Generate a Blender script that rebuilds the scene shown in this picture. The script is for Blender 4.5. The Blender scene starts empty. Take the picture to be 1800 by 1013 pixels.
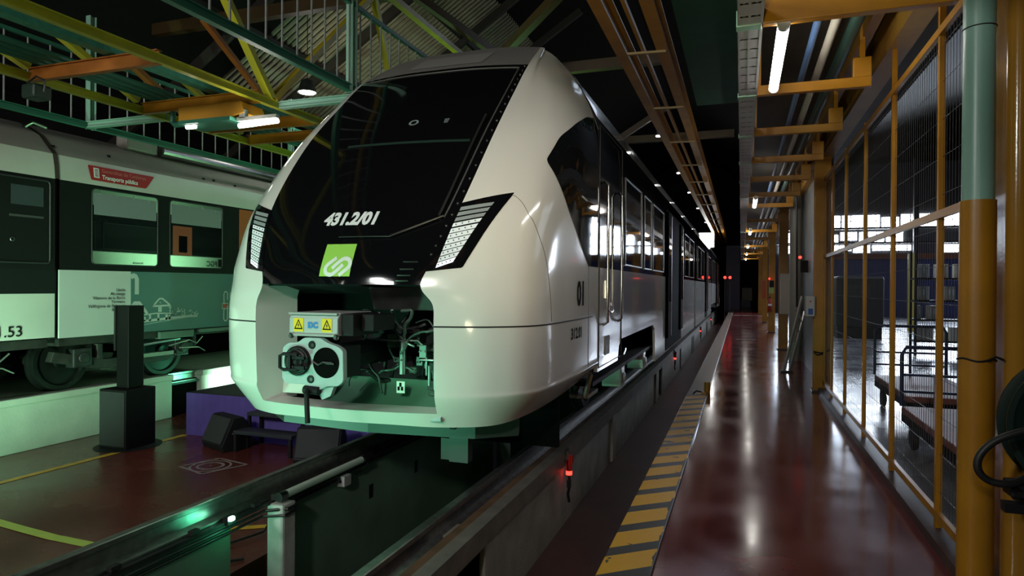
import bpy, math, random
from math import sin, cos, pi, radians as R_, atan2, sqrt
from mathutils import Vector, Matrix
from mathutils.bvhtree import BVHTree
SC = bpy.context.scene
COL = SC.collection
random.seed(7)

# ---------------------------------------------------------------- camera
# world: +Y runs along the tracks, +X to the walkway side, z = 0 is rail top and walkway floor
cam = bpy.data.cameras.new('camera')
cam.sensor_width = 36.0
cam.lens = 36.0 * 1150 / 1800
cam.clip_end = 300
camo = bpy.data.objects.new('camera', cam)
COL.objects.link(camo)
camo.matrix_world = (Matrix.Translation((0, 0, 1.6)) @ Matrix.Rotation(math.atan(403 / 1150), 4, 'Z')
                     @ Matrix.Rotation(R_(90 - .22), 4, 'X') @ Matrix.Rotation(R_(.4), 4, 'Z'))
SC.camera = camo

# ---------------------------------------------------------------- exposure, world
SC.view_settings.view_transform = 'Standard'
SC.view_settings.look = 'None'
SC.view_settings.gamma = 1
SC.view_settings.use_curve_mapping = False
SC.view_settings.exposure = 0.0
wd = bpy.data.worlds.new('world')
SC.world = wd
wd.use_nodes = True
wd.node_tree.nodes['Background'].inputs[0].default_value = (.55, .6, .7, 1)
wd.node_tree.nodes['Background'].inputs[1].default_value = 0.004

# ---------------------------------------------------------------- lights (the lamps behind the camera, the green floodlights, the tubes, added fills)
def area(name, loc, target, size, power, col, sy=None, spread=None):
    l = bpy.data.lights.new(name, 'AREA')
    l.energy = power; l.color = col; l.size = size
    if sy: l.shape = 'RECTANGLE'; l.size_y = sy
    if spread: l.spread = R_(spread)
    o = bpy.data.objects.new(name, l); COL.objects.link(o)
    o.location = loc
    o.rotation_euler = (Vector(target) - Vector(loc)).to_track_quat('-Z', 'Y').to_euler()
    return o
def spot(name, loc, target, power, col, angle=60, blend=.5, r=.05):
    l = bpy.data.lights.new(name, 'SPOT')
    l.energy = power; l.color = col; l.spot_size = R_(angle); l.spot_blend = blend; l.shadow_soft_size = r
    o = bpy.data.objects.new(name, l); COL.objects.link(o)
    o.location = loc
    o.rotation_euler = (Vector(target) - Vector(loc)).to_track_quat('-Z', 'Y').to_euler()
    return o
def point(name, loc, power, col, r=.05):
    l = bpy.data.lights.new(name, 'POINT')
    l.energy = power; l.color = col; l.shadow_soft_size = r
    o = bpy.data.objects.new(name, l); COL.objects.link(o); o.location = loc
    return o
WARM, COOL, GREEN, BLUE = (1, .93, .82), (.8, .9, 1), (.12, 1, .5), (.35, .3, 1)
# white floodlights of the hall behind and above the camera
area('hall_flood_walkway', (-.8, -3.6, 4.0), (-2.4, 5.5, 1.8), 0.4, 24, (1, .95, .85), spread=60)
area('hall_flood_centre', (-5.0, -3.5, 4.4), (-3.4, 6.0, 2.3), 0.7, 225, (.95, 1, .95))
area('hall_flood_left', (-7.0, -2.5, 4.4), (-9.6, 6.5, 2.6), 1.0, 75, (1, .97, .86), spread=100)
# green event floodlights on the low floor and in the pit, with added green fills
spot('green_wall_stage', (-8.5, 9.9, -.6), (-9.4, 10.6, -.3), 420, (.5, 1, .70), 120, .8)
spot('green_wall_near', (-8.3, 4.2, -.55), (-9.4, 5.0, .0), 150, (.34, 1, .55), 130, .8)
spot('green_under_railcar', (-8.6, 9.9, -.2), (-9.2, 8.0, .4), 30, (.15, 1, .5), 110, .8)
spot('green_side', (-7.2, 2.6, -.3), (-8.95, 6.0, 1.2), 1000, (.50, 1, .62), 62, .9)
spot('green_nose_low', (-3.3, 1.6, -.05), (-2.6, 4.5, .80), 170, (.22, 1, .55), 56, .9, .12)
spot('green_nose_left', (-6.2, 2.2, -.4), (-4.0, 5.0, 1.1), 420, (.28, 1, .6), 70, .8, .15)
area('green_mirror_fill', (-6.3, 12.4, .15), (-4.3, 12.4, 1.9), .3, 330, (.36, 1, .48), 5, spread=80)  # added strip light without fitting, brightens the far side for its reflection
spot('green_bay_fill', (-1.7, 1.2, 1.9), (-2.42, 4.55, .72), 120, (.16, 1, .5), 13, .7, .1)  # added spot without fitting, turns the bay tray green
point('green_pit', (-3.45, 3.9, -.17), .8, (.1, 1, .5), .03)
spot('stage_violet', (-6.3, 4.6, 3.0), (-6.3, 8.0, -.5), 42, (.25, .16, 1), 60, .6)
# gallery tube and high-bay lamp, with added fills for steelwork, roof and hall floor
point('gallery_glow', (-5.5, 6.35, 3.44), 7, (1, .93, .8), .1)
spot('roof_fill', (-7.6, 11.0, 4.6), (-9.4, 15.0, 8.5), 130, (1, .86, .62), 58, .9, .2)  # added uplight without fitting, brightens the pale roof sheets
spot('gallery_fill', (-4.6, -1.0, 1.2), (-6.4, 6.5, 4.2), 75, (1, .95, .6), 70, .8, .3)  # added wash from beside the camera onto the gallery steel
point('high_bay', (-8.6, 11.5, 5.4), 18, (1, .95, .85), .15)
spot('crane_fill', (-.5, 1.0, 1.2), (-1.3, 9, 4.8), 240, (1, .88, .55), 60, .9, .3)  # added wash from the walkway edge onto the crane girders
area('hall_floor_fill', (9, 20, 8.5), (8.5, 20, 0), 9, 900, (.70, .82, 1), 26)  # added overhead fill for the hall floor, no skylight is modelled
# daylight through the hall's far windows
area('hall_daylight', (10, 42.3, 5), (7, 8, 0), 16, 2600, (.72, .84, 1), 2.5)


# ---------------------------------------------------------------- materials
MAT = {}
def mat(n, col, rough=.5, metal=0, coat=0, emit=None, es=0, var=0, vs=6, bump=0, bs=40, spec=None, rv=0, trans=0, alpha=1):
    if n in MAT: return MAT[n]
    m = bpy.data.materials.new(n); m.use_nodes = True
    nt = m.node_tree; b = nt.nodes['Principled BSDF']
    b.inputs['Base Color'].default_value = (*col, 1)
    b.inputs['Roughness'].default_value = rough
    b.inputs['Metallic'].default_value = metal
    if coat: b.inputs['Coat Weight'].default_value = coat; b.inputs['Coat Roughness'].default_value = .04
    if spec is not None: b.inputs['Specular IOR Level'].default_value = spec
    if trans: b.inputs['Transmission Weight'].default_value = trans
    if alpha < 1: b.inputs['Alpha'].default_value = alpha
    if emit: b.inputs['Emission Color'].default_value = (*emit, 1); b.inputs['Emission Strength'].default_value = es
    if var or bump or rv:
        tc = nt.nodes.new('ShaderNodeNewGeometry')
        nz = nt.nodes.new('ShaderNodeTexNoise'); nz.inputs['Scale'].default_value = vs; nz.inputs['Detail'].default_value = 6
        nt.links.new(tc.outputs['Position'], nz.inputs['Vector'])
        if var:
            r = nt.nodes.new('ShaderNodeValToRGB')
            r.color_ramp.elements[0].position = .3; r.color_ramp.elements[1].position = .72
            r.color_ramp.elements[0].color = (*[c * (1 - var) for c in col], 1)
            r.color_ramp.elements[1].color = (*[min(1, c * (1 + var * .6)) for c in col], 1)
            nt.links.new(nz.outputs['Fac'], r.inputs['Fac']); nt.links.new(r.outputs['Color'], b.inputs['Base Color'])
        if rv:
            mr = nt.nodes.new('ShaderNodeMapRange')
            mr.inputs['From Min'].default_value = .3; mr.inputs['From Max'].default_value = .7
            mr.inputs['To Min'].default_value = max(.02, rough - rv); mr.inputs['To Max'].default_value = rough + rv
            nt.links.new(nz.outputs['Fac'], mr.inputs['Value']); nt.links.new(mr.outputs['Result'], b.inputs['Roughness'])
        if bump:
            n2 = nt.nodes.new('ShaderNodeTexNoise'); n2.inputs['Scale'].default_value = bs; n2.inputs['Detail'].default_value = 4
            nt.links.new(tc.outputs['Position'], n2.inputs['Vector'])
            bp = nt.nodes.new('ShaderNodeBump'); bp.inputs['Strength'].default_value = bump; bp.inputs['Distance'].default_value = .01
            nt.links.new(n2.outputs['Fac'], bp.inputs['Height']); nt.links.new(bp.outputs['Normal'], b.inputs['Normal'])
    MAT[n] = m
    return m
white = mat('white_paint', (.76, .75, .71), .15, coat=.6)
white2 = mat('white_paint_older', (.62, .62, .57), .35, coat=.3, var=.06, vs=2)
greyroof = mat('roof_grey', (.33, .31, .30), .38, metal=.4, var=.08, vs=5)
fairing = mat('fairing_grey', (.42, .40, .37), .4, var=.06, vs=3)
black = mat('gloss_black', (.004, .004, .005), .06, coat=.3)
glass = mat('tinted_glass', (.006, .007, .008), .03, spec=.7)
mattblack = mat('matt_black', (.009, .009, .010), .6, spec=.25)
rubber = mat('rubber', (.01, .01, .01), .5)
steel = mat('steel', (.42, .42, .42), .3, metal=1, var=.15, vs=9)
brsteel = mat('brushed_steel', (.6, .6, .58), .22, metal=1)
darksteel = mat('dark_steel', (.06, .06, .06), .45, metal=.7, var=.3, vs=8)
railsteel = mat('rail_steel', (.34, .33, .32), .32, metal=.9, var=.25, vs=14)
grime = mat('grimy_steel', (.03, .028, .025), .6, var=.5, vs=7)
coupgrey = mat('coupler_grey', (.38, .45, .46), .5, var=.06, vs=20)
alu = mat('aluminium', (.72, .72, .71), .3, metal=.6)
yellow = mat('yellow_steel', (.38, .165, .008), .38, var=.16, vs=4, bump=.08)
lime = mat('lime_steel', (.42, .42, .02), .42, var=.15, vs=4)
orange = mat('rust_orange_steel', (.34, .11, .012), .5, var=.2, vs=4)
gsteel = mat('green_steel', (.03, .17, .11), .45, var=.15, vs=4)
mint = mat('mint_paint', (.24, .42, .34), .35, var=.07, vs=5, bump=.05)
concrete = mat('concrete', (.30, .285, .255), .8, var=.28, vs=3, bump=.3, bs=30)
concrete2 = mat('concrete_painted', (.52, .52, .46), .7, var=.14, vs=2.5, bump=.25, bs=25)
greenwall = mat('green_painted_wall', (.14, .24, .17), .6, var=.25, vs=2)
redfloor = mat('red_epoxy_floor', (.145, .027, .027), .15, var=.28, vs=1.9, rv=.05, bump=.035, bs=3.2, spec=.7)
redfloor2 = mat('red_epoxy_low_floor', (.12, .026, .018), .27, var=.25, vs=1.2, rv=.05, bump=.03, bs=3)
hallfloor = mat('hall_floor', (.22, .22, .24), .27, var=.3, vs=1.3, rv=.08, bump=.03, bs=2.5)
yline = mat('yellow_line', (.62, .36, .02), .4, var=.2, vs=9)
lline = mat('lime_line', (.45, .62, .10), .45, var=.06, vs=9)
purple = mat('purple_cloth', (.10, .07, .30), .8, var=.1, vs=8)
stagetop = mat('stage_top', (.02, .02, .02), .5)
logogreen = mat('logo_green', (.34, .66, .10), .35)
logowhite = mat('logo_white', (.78, .84, .78), .35)
textwhite = mat('lettering_white', (.82, .84, .84), .35)
textblack = mat('lettering_black', (.012, .012, .013), .9, spec=.05)
void = mat('void_black', (.004, .004, .004), .9, spec=.03)
red = mat('red_sticker', (.42, .018, .012), .35)
redtext = mat('lettering_pale_red', (.62, .22, .18), .4)
teal = mat('teal_vinyl', (.045, .13, .135), .4, var=.05, vs=3)
panelgrey = mat('pale_vinyl', (.56, .57, .56), .42)
wsign = mat('warning_yellow', (.85, .58, .03), .4)
blueink = mat('blue_ink', (.05, .22, .55), .4)
bluepaint = mat('blue_paint', (.02, .03, .14), .4)
redpaint = mat('red_paint', (.42, .05, .02), .4)
greybox = mat('grey_plastic', (.45, .46, .46), .45)
cream = mat('cream_enamel', (.62, .58, .48), .4)
wallgrey = mat('grey_wall_panel', (.17, .17, .16), .5, var=.15, vs=2)
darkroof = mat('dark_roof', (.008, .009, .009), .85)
roofsheet = mat('pale_roof_sheet', (.42, .37, .28), .6, var=.2, vs=3)
greenceil = mat('green_ceiling_sheet', (.03, .15, .095), .6, var=.2, vs=2)
wood = mat('timber_board', (.13, .07, .035), .6, var=.4, vs=6)
wire = mat('fence_wire', (.05, .05, .055), .5)
bluepipe = mat('blue_pipe', (.10, .20, .42), .4)
tubeon = mat('lit_tube', (1, 1, 1), .4, emit=(1, .97, .9), es=21)
tubeoff = mat('frosted_tube', (.55, .68, .58), .3)
greenon = mat('lit_green_led', (.2, 1, .6), .4, emit=(.25, 1, .6), es=30)
redon = mat('lit_red_led', (1, .1, .05), .4, emit=(1, .03, .02), es=5)
redlens = mat('red_plastic', (.5, .02, .015), .3)
whiteon = mat('lit_white_led', (1, 1, 1), .4, emit=(1, .98, .94), es=25)
daylight = mat('daylit_pane', (.8, .85, .9), .4, emit=(.82, .9, 1), es=30)
ledlens = mat('headlamp_lens', (.80, .86, .88), .2, emit=(.8, .9, 1), es=.12)
ledlow = mat('headlamp_lit_lens', (.8, .85, .9), .15, emit=(.85, .9, 1), es=.9)

# ---------------------------------------------------------------- mesh helpers
class M:
    def __init__(s): s.v = []; s.f = []
    def add(s, vs, fs):
        n = len(s.v); s.v += [tuple(p) for p in vs]; s.f += [[i + n for i in f] for f in fs]; return s
    def box(s, x0, x1, y0, y1, z0, z1):
        return s.add([(x, y, z) for z in (z0, z1) for y in (y0, y1) for x in (x0, x1)],
                     [(0, 2, 3, 1), (4, 5, 7, 6), (0, 1, 5, 4), (2, 6, 7, 3), (0, 4, 6, 2), (1, 3, 7, 5)])
    def cb(s, c, d): return s.box(c[0] - d[0] / 2, c[0] + d[0] / 2, c[1] - d[1] / 2, c[1] + d[1] / 2, c[2] - d[2] / 2, c[2] + d[2] / 2)
    def bar(s, p, q, w, h, up=(0, 0, 1)):
        p, q = Vector(p), Vector(q); d = (q - p).normalized(); up = Vector(up)
        if abs(d.dot(up)) > .98: up = Vector((0, 1, 0))
        a = d.cross(up).normalized() * (w / 2); b = a.cross(d).normalized() * (h / 2)
        vs = [p - a - b, p + a - b, p + a + b, p - a + b, q - a - b, q + a - b, q + a + b, q - a + b]
        return s.add(vs, [(0, 1, 2, 3), (7, 6, 5, 4), (0, 4, 5, 1), (1, 5, 6, 2), (2, 6, 7, 3), (3, 7, 4, 0)])
    def ibeam(s, p, q, w, h, t=.012, up=(0, 0, 1)):
        p, q = Vector(p), Vector(q); d = (q - p).normalized(); u = Vector(up)
        if abs(d.dot(u)) > .98: u = Vector((0, 1, 0))
        u = (u - d * d.dot(u)).normalized()
        s.bar(p + u * (h / 2 - t / 2), q + u * (h / 2 - t / 2), w, t, u); s.bar(p - u * (h / 2 - t / 2), q - u * (h / 2 - t / 2), w, t, u)
        return s.bar(p, q, t, h - 2 * t, u)
    def cyl(s, p, q, r, n=16, r2=None, cap=True):
        p, q = Vector(p), Vector(q); d = (q - p).normalized(); r2 = r if r2 is None else r2
        a = d.orthogonal().normalized(); b = d.cross(a)
        vs = []
        for c, rr in ((p, r), (q, r2)): vs += [c + (a * cos(2 * pi * i / n) + b * sin(2 * pi * i / n)) * rr for i in range(n)]
        fs = [(i, (i + 1) % n, n + (i + 1) % n, n + i) for i in range(n)]
        if cap: fs += [list(range(n))[::-1], list(range(n, 2 * n))]
        return s.add(vs, fs)
    def tube(s, pts, r, n=8, cap=True, closed=False):
        pts = [Vector(p) for p in pts]; m = len(pts); vs = []; a = None
        for i in range(m):
            if closed: d = pts[(i + 1) % m] - pts[i - 1]
            else: d = pts[min(i + 1, m - 1)] - pts[max(i - 1, 0)]
            d.normalize()
            a = d.orthogonal().normalized() if a is None else (a - d * a.dot(d)).normalized()
            b = d.cross(a)
            vs += [pts[i] + (a * cos(2 * pi * k / n) + b * sin(2 * pi * k / n)) * r for k in range(n)]
        fs = []
        for i in range(m if closed else m - 1):
            j = (i + 1) % m
            fs += [(i * n + k, i * n + (k + 1) % n, j * n + (k + 1) % n, j * n + k) for k in range(n)]
        if cap and not closed: fs += [list(range(n))[::-1], list(range((m - 1) * n, m * n))]
        return s.add(vs, fs)
    def lathe(s, c, prof, axis='z', n=24):
        vs = []; k = len(prof)
        for i in range(n):
            a = 2 * pi * i / n
            for r, h in prof:
                x, y = r * cos(a), r * sin(a)
                vs.append({'z': (c[0] + x, c[1] + y, c[2] + h), 'y': (c[0] + x, c[1] + h, c[2] + y), 'x': (c[0] + h, c[1] + x, c[2] + y)}[axis])
        fs = [(i * k + j, ((i + 1) % n) * k + j, ((i + 1) % n) * k + j + 1, i * k + j + 1) for i in range(n) for j in range(k - 1)]
        return s.add(vs, fs)
    def prism(s, pts, plane, a, b):
        # pts: outline in the plane ('xy','xz','yz'), pushed along the third axis from a to b
        f = {'xy': lambda p, h: (p[0], p[1], h), 'xz': lambda p, h: (p[0], h, p[1]), 'yz': lambda p, h: (h, p[0], p[1])}[plane]
        n = len(pts)
        return s.add([f(p, a) for p in pts] + [f(p, b) for p in pts],
                     [list(range(n))[::-1], list(range(n, 2 * n))] + [(i, (i + 1) % n, n + (i + 1) % n, n + i) for i in range(n)])
    def grid(s, rows):
        n = len(rows[0])
        return s.add([p for r in rows for p in r], [(i * n + j, i * n + j + 1, (i + 1) * n + j + 1, (i + 1) * n + j) for i in range(len(rows) - 1) for j in range(n - 1)])
    def poly(s, pts): return s.add(pts, [list(range(len(pts)))])
    def build(s, name, m, parent=None, smooth=False, bevel=0, seg=2, auto=None, solid=0):
        off = Vector((0, 0, 0)); q = parent
        while q: off += q.location; q = q.parent
        me = bpy.data.meshes.new(name)
        me.from_pydata([tuple(Vector(p) - off) for p in s.v], [], s.f)
        me.materials.append(m)
        o = bpy.data.objects.new(name, me); COL.objects.link(o)
        if parent: o.parent = parent
        if smooth:
            for p in me.polygons: p.use_smooth = True
            if auto: me.set_sharp_from_angle(angle=R_(auto))
        if solid:
            md = o.modifiers.new('solid', 'SOLIDIFY'); md.thickness = solid; md.offset = -1
        if bevel:
            md = o.modifiers.new('bevel', 'BEVEL'); md.width = bevel; md.segments = seg; md.limit_method = 'ANGLE'; md.angle_limit = R_(40)
        return o
def tag(o, label=None, cat=None, group=None, kind=None):
    if label: o['label'] = label
    if cat: o['category'] = cat
    if group: o['group'] = group
    if kind: o['kind'] = kind
    return o
def root(name, loc, label, cat, group=None):
    o = bpy.data.objects.new(name, None); COL.objects.link(o); o.location = loc; o.empty_display_size = .1
    return tag(o, label, cat, group)
def struct(o, label=None):
    o['kind'] = 'structure'
    if label: o['label'] = label
    return o
def copy_tree(o, parent=None):
    c = o.copy(); COL.objects.link(c)
    if parent: c.parent = parent
    for ch in list(o.children): copy_tree(ch, c)
    return c
def arc(c, r, a0, a1, n, f): return [f(c[0] + r * cos(a0 + (a1 - a0) * i / n), c[1] + r * sin(a0 + (a1 - a0) * i / n)) for i in range(n + 1)]
def rpoly(pts, r, n=5):
    out = []; m = len(pts)
    for i in range(m):
        p, a, b = Vector(pts[i]), Vector(pts[i - 1]), Vector(pts[(i + 1) % m])
        ri = r[i] if isinstance(r, (list, tuple)) else r
        if ri <= 0: out.append(tuple(p)); continue
        k = min(ri, (a - p).length * .45, (b - p).length * .45)
        s, e = p + (a - p).normalized() * k, p + (b - p).normalized() * k
        for j in range(n + 1):
            t = j / n; out.append(tuple(s * (1 - t) ** 2 + p * 2 * t * (1 - t) + e * t * t))
    return out
def text_mesh(txt, size, shear=0, ext=0, align='LEFT', bold=0, xs=1):
    cu = bpy.data.curves.new('lettering', 'FONT'); cu.body = txt; cu.size = size; cu.shear = shear; cu.align_x = align; cu.extrude = ext; cu.offset = bold
    cu.resolution_u = 3
    o = bpy.data.objects.new('lettering', cu); COL.objects.link(o)
    dg = bpy.context.evaluated_depsgraph_get()
    me = o.evaluated_get(dg).to_mesh()
    vs = [(v.co.x * xs, v.co.y, v.co.z) for v in me.vertices]; fs = [list(p.vertices) for p in me.polygons]
    o.to_mesh_clear(); bpy.data.objects.remove(o); bpy.data.curves.remove(cu)
    return vs, fs
def lettering(name, txt, size, f, m, parent, **k):
    # f maps lettering coordinates (u, v, w) to the place
    vs, fs = text_mesh(txt, size, **k)
    mb = M(); mb.add([f(*v) for v in vs], fs)
    return mb.build(name, m, parent)
def clip_cells(poly, du, dv):
    # cut a 2D outline into small cells so that it can follow a curved surface
    us = [p[0] for p in poly]; vs = [p[1] for p in poly]; out = []
    def cut(P, ax, lim, keep_less):
        r = []
        for i in range(len(P)):
            a, b = P[i - 1], P[i]
            ia = (a[ax] <= lim) == keep_less or a[ax] == lim; ib = (b[ax] <= lim) == keep_less or b[ax] == lim
            if ia != ib:
                t = (lim - a[ax]) / (b[ax] - a[ax]); r.append((a[0] + (b[0] - a[0]) * t, a[1] + (b[1] - a[1]) * t))
            if ib: r.append(b)
        return r
    u = min(us)
    while u < max(us) - 1e-6:
        strip = cut(cut(poly, 0, u, False), 0, u + du, True)
        v = min(vs)
        while v < max(vs) - 1e-6:
            if len(strip) > 2:
                c = cut(cut(strip, 1, v, False), 1, v + dv, True)
                if len(c) > 2: out.append(c)
            v += dv
        u += du
    return out
def decal(mb, poly, tree, org, d, off, du=.06, dv=.06):
    # lay an outline onto a surface: org(u, v) is the ray start, d its direction
    d = Vector(d)
    for c in clip_cells(poly, du, dv):
        pts = []
        for u, v in c:
            h = tree.ray_cast(Vector(org(u, v)), d)
            if h[0] is None: pts = None; break
            pts.append(h[0] - d * off)
        if pts: mb.poly(pts)
    return mb
# ---------------------------------------------------------------- the new train
XC = -2.85
train = root('train', (XC, 6.0, 0), 'new white train with a black sloping windscreen and open coupler bay', 'train')
# nose control net, half side: rows from the bottom lip to the roof, columns from the centre line to the side
NET = [
 [(0,4.26,.56),(.42,4.29,.56),(.76,4.37,.55),(1.10,4.57,.55),(1.26,4.92,.58),(1.33,5.55,.62),(1.38,6.60,.70)],
 [(0,4.12,.76),(.42,4.15,.76),(.78,4.25,.76),(1.15,4.41,.765),(1.385,4.73,.77),(1.455,5.44,.78),(1.47,6.60,.80)],
 [(0,4.11,.84),(.42,4.15,.84),(.78,4.24,.84),(1.16,4.40,.84),(1.40,4.71,.84),(1.46,5.42,.85),(1.47,6.60,.87)],
 [(0,4.10,1.0),(.42,4.14,1.0),(.78,4.23,1.0),(1.17,4.39,1.0),(1.405,4.71,1.0),(1.46,5.42,1.0),(1.47,6.60,1.0)],
 [(0,4.09,1.3),(.42,4.13,1.3),(.78,4.22,1.3),(1.17,4.38,1.3),(1.41,4.71,1.3),(1.46,5.42,1.3),(1.47,6.60,1.3)],
 [(0,4.09,1.46),(.42,4.12,1.46),(.77,4.22,1.46),(1.17,4.39,1.46),(1.41,4.72,1.46),(1.46,5.42,1.46),(1.47,6.60,1.46)],
 [(0,4.10,1.60),(.37,4.13,1.60),(.69,4.19,1.60),(1.15,4.40,1.60),(1.405,4.74,1.60),(1.46,5.43,1.60),(1.47,6.60,1.60)],
 [(0,4.18,1.82),(.39,4.20,1.82),(.765,4.28,1.82),(1.15,4.45,1.82),(1.40,4.78,1.82),(1.46,5.46,1.82),(1.47,6.60,1.85)],
 [(0,4.42,2.25),(.44,4.45,2.25),(.875,4.53,2.25),(1.15,4.66,2.26),(1.375,4.95,2.28),(1.455,5.58,2.34),(1.47,6.60,2.44)],
 [(0,4.92,2.86),(.46,4.95,2.86),(.92,5.04,2.86),(1.13,5.17,2.88),(1.32,5.44,2.91),(1.425,5.92,3.00),(1.45,6.60,3.10)],
 [(0,5.48,3.38),(.46,5.51,3.38),(.915,5.58,3.37),(1.07,5.68,3.37),(1.21,5.86,3.38),(1.31,6.18,3.42),(1.36,6.60,3.46)],
 [(0,5.93,3.75),(.45,5.95,3.75),(.90,6.00,3.73),(.99,6.06,3.72),(1.08,6.18,3.71),(1.15,6.37,3.73),(1.20,6.60,3.75)],
 [(0,6.60,4.16),(.44,6.60,4.155),(.84,6.60,4.11),(.88,6.605,4.08),(.93,6.61,4.05),(.97,6.615,4.02),(1.00,6.62,3.99)],
]
def cr(p0, p1, p2, p3, t):
    return ((p1 * 2) + (p2 - p0) * t + (p0 * 2 - p1 * 5 + p2 * 4 - p3) * t * t + (p1 * 3 - p0 - p2 * 3 + p3) * t ** 3) * .5
def crl(L, x, mirror=False):
    n = len(L); i = max(0, min(int(x), n - 2)); t = x - i
    a = L[i - 1] if i > 0 else (Vector((-L[1].x, L[1].y, L[1].z)) if mirror else L[0] * 2 - L[1])
    d = L[i + 2] if i + 2 < n else L[-1] * 2 - L[-2]
    return cr(a, L[i], L[i + 1], d, t)
NV = [[Vector(p) for p in r] for r in NET]
def nose(v, t, s=1):
    i = max(0, min(int(v), len(NV) - 2))
    rows = []
    for k in (i - 1, i, i + 1, i + 2):
        if 0 <= k < len(NV): rows.append(crl(NV[k], t, True))
        else: rows.append(None)
    if rows[0] is None: rows[0] = rows[1] * 2 - rows[2]
    if rows[3] is None: rows[3] = rows[2] * 2 - rows[1]
    p = cr(*rows, v - i)
    return Vector((XC + s * p.x, p.y, p.z))
def nose_patch(mb, v0, v1, t0, t1, s, nv=8, nt=10):
    a, b = max(1, round((v1 - v0) * nv)), max(1, round((t1 - t0) * nt))
    rows = [[nose(v0 + (v1 - v0) * i / a, t0 + (t1 - t0) * j / b, s) for j in range(b + 1)] for i in range(a + 1)]
    if s < 0: rows = [r[::-1] for r in rows]
    return mb.grid(rows)
def weld(o, d=.0004):
    import bmesh
    bm = bmesh.new(); bm.from_mesh(o.data); bmesh.ops.remove_doubles(bm, verts=bm.verts, dist=d); bmesh.ops.recalc_face_normals(bm, faces=bm.faces)
    bm.to_mesh(o.data); bm.free()
    return o
whole = M()
for s in (1, -1): nose_patch(whole, 0, 12, 0, 6, s, 8, 10)
TREE = BVHTree.FromPolygons([Vector(p) for p in whole.v], whole.f)
LV = 6   # row of the mask's lower edge
mb = M(); sk = M(); mk = M(); rf = M()
for s in (1, -1):
    nose_patch(sk, 0, 4, 2, 6, s); nose_patch(sk, 0, .5, 0, 2, s)
    nose_patch(mb, 4, 12, 2, 6, s)
    nose_patch(mk, LV, 11, 0, 2, s); nose_patch(rf, 11, 12, 0, 2, s)
nose_shell = weld(mb.build('nose_shell', white, train, True))
skirt = weld(sk.build('front_skirt', white, train, True))
mask = weld(mk.build('windscreen', black, train, True))
rp = weld(rf.build('roof_panel', greyroof, train, True))
# ---------------------------------------------------------------- the hall: floors, walls, roof
struct(M().box(-15, -9.6, -6, 60, -.96, -.76).box(-9.6, -3.9, -6, 60, -.96, -.76).build('floor', redfloor2), 'low dark red floor between the two tracks')
struct(M().box(-1.7, -.75, -6, 60, -.96, -.76).build('floor_trench', mat('trench_floor', (.07, .035, .028), .5, var=.35, vs=2)), 'dark trench floor between track and walkway')
struct(M().box(-3.9, -1.7, -6, 60, -1.9, -1.8).build('floor_pit', mat('pit_floor', (.05, .055, .05), .6, var=.3, vs=2)), 'floor of the inspection pit')
struct(M().box(-.46, 1.36, -6, 39, -.76, 0).build('floor_walkway', redfloor, bevel=.01), 'glossy dark red walkway floor')
struct(M().box(-.46, 1.36, 39.02, 57, -.76, 0).build('floor_walkway_end', redfloor), 'far end of the red walkway floor')
struct(M().box(-.46, 1.2, 38.94, 39.02, -.4, .012).build('trim_threshold', alu), 'pale metal threshold across the walkway')
struct(M().box(1.36, 26, -6, 57, -.3, 0).build('floor_hall', hallfloor), 'shiny grey floor of the workshop hall')
# walkway edge with slanting yellow stripes
def edge_mat():
    m = bpy.data.materials.new('striped_edge'); m.use_nodes = True; nt = m.node_tree; b = nt.nodes['Principled BSDF']
    g = nt.nodes.new('ShaderNodeNewGeometry'); sp = nt.nodes.new('ShaderNodeSeparateXYZ'); nt.links.new(g.outputs['Position'], sp.inputs[0])
    def mth(op, a, b_, c=None):
        n = nt.nodes.new('ShaderNodeMath'); n.operation = op
        for i, x in enumerate((a, b_, c)):
            if x is None: continue
            if isinstance(x, (int, float)): n.inputs[i].default_value = x
            else: nt.links.new(x, n.inputs[i])
        return n.outputs[0]
    nz = nt.nodes.new('ShaderNodeTexNoise'); nz.inputs['Scale'].default_value = 5; nz.inputs['Detail'].default_value = 5
    nt.links.new(g.outputs['Position'], nz.inputs['Vector'])
    k = mth('MULTIPLY', sp.outputs[0], .825)
    y = mth('SUBTRACT', mth('SUBTRACT', sp.outputs[1], k), 3.955 + .619)
    fr = mth('FRACT', mth('DIVIDE', y, .4), 0)
    st = mth('LESS_THAN', fr, .66)
    edge = mth('LESS_THAN', mth('ADD', sp.outputs[0], mth('MULTIPLY', nz.outputs['Fac'], .10)), -.425)
    far = mth('LESS_THAN', mth('ADD', sp.outputs[1], mth('MULTIPLY', nz.outputs['Fac'], 3)), 11.5)
    wear = mth('LESS_THAN', nz.outputs['Fac'], .66)
    fac = mth('MULTIPLY', mth('MULTIPLY', st, edge), mth('MULTIPLY', far, wear))
    mx = nt.nodes.new('ShaderNodeMix'); mx.data_type = 'RGBA'
    nt.links.new(fac, mx.inputs[0]); mx.inputs[6].default_value = (.035, .032, .028, 1); mx.inputs[7].default_value = (.68, .36, .012, 1)
    mx2 = nt.nodes.new('ShaderNodeMix'); mx2.data_type = 'RGBA'
    nt.links.new(far, mx2.inputs[0]); mx2.inputs[6].default_value = (.16, .13, .10, 1); nt.links.new(mx.outputs[2], mx2.inputs[7])
    nt.links.new(mx2.outputs[2], b.inputs['Base Color']); b.inputs['Roughness'].default_value = .38
    return m
struct(M().box(-.75, -.46, -6, 57, -.76, .004).build('floor_edge', edge_mat(), bevel=.008), 'yellow and black striped walkway edge')
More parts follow.
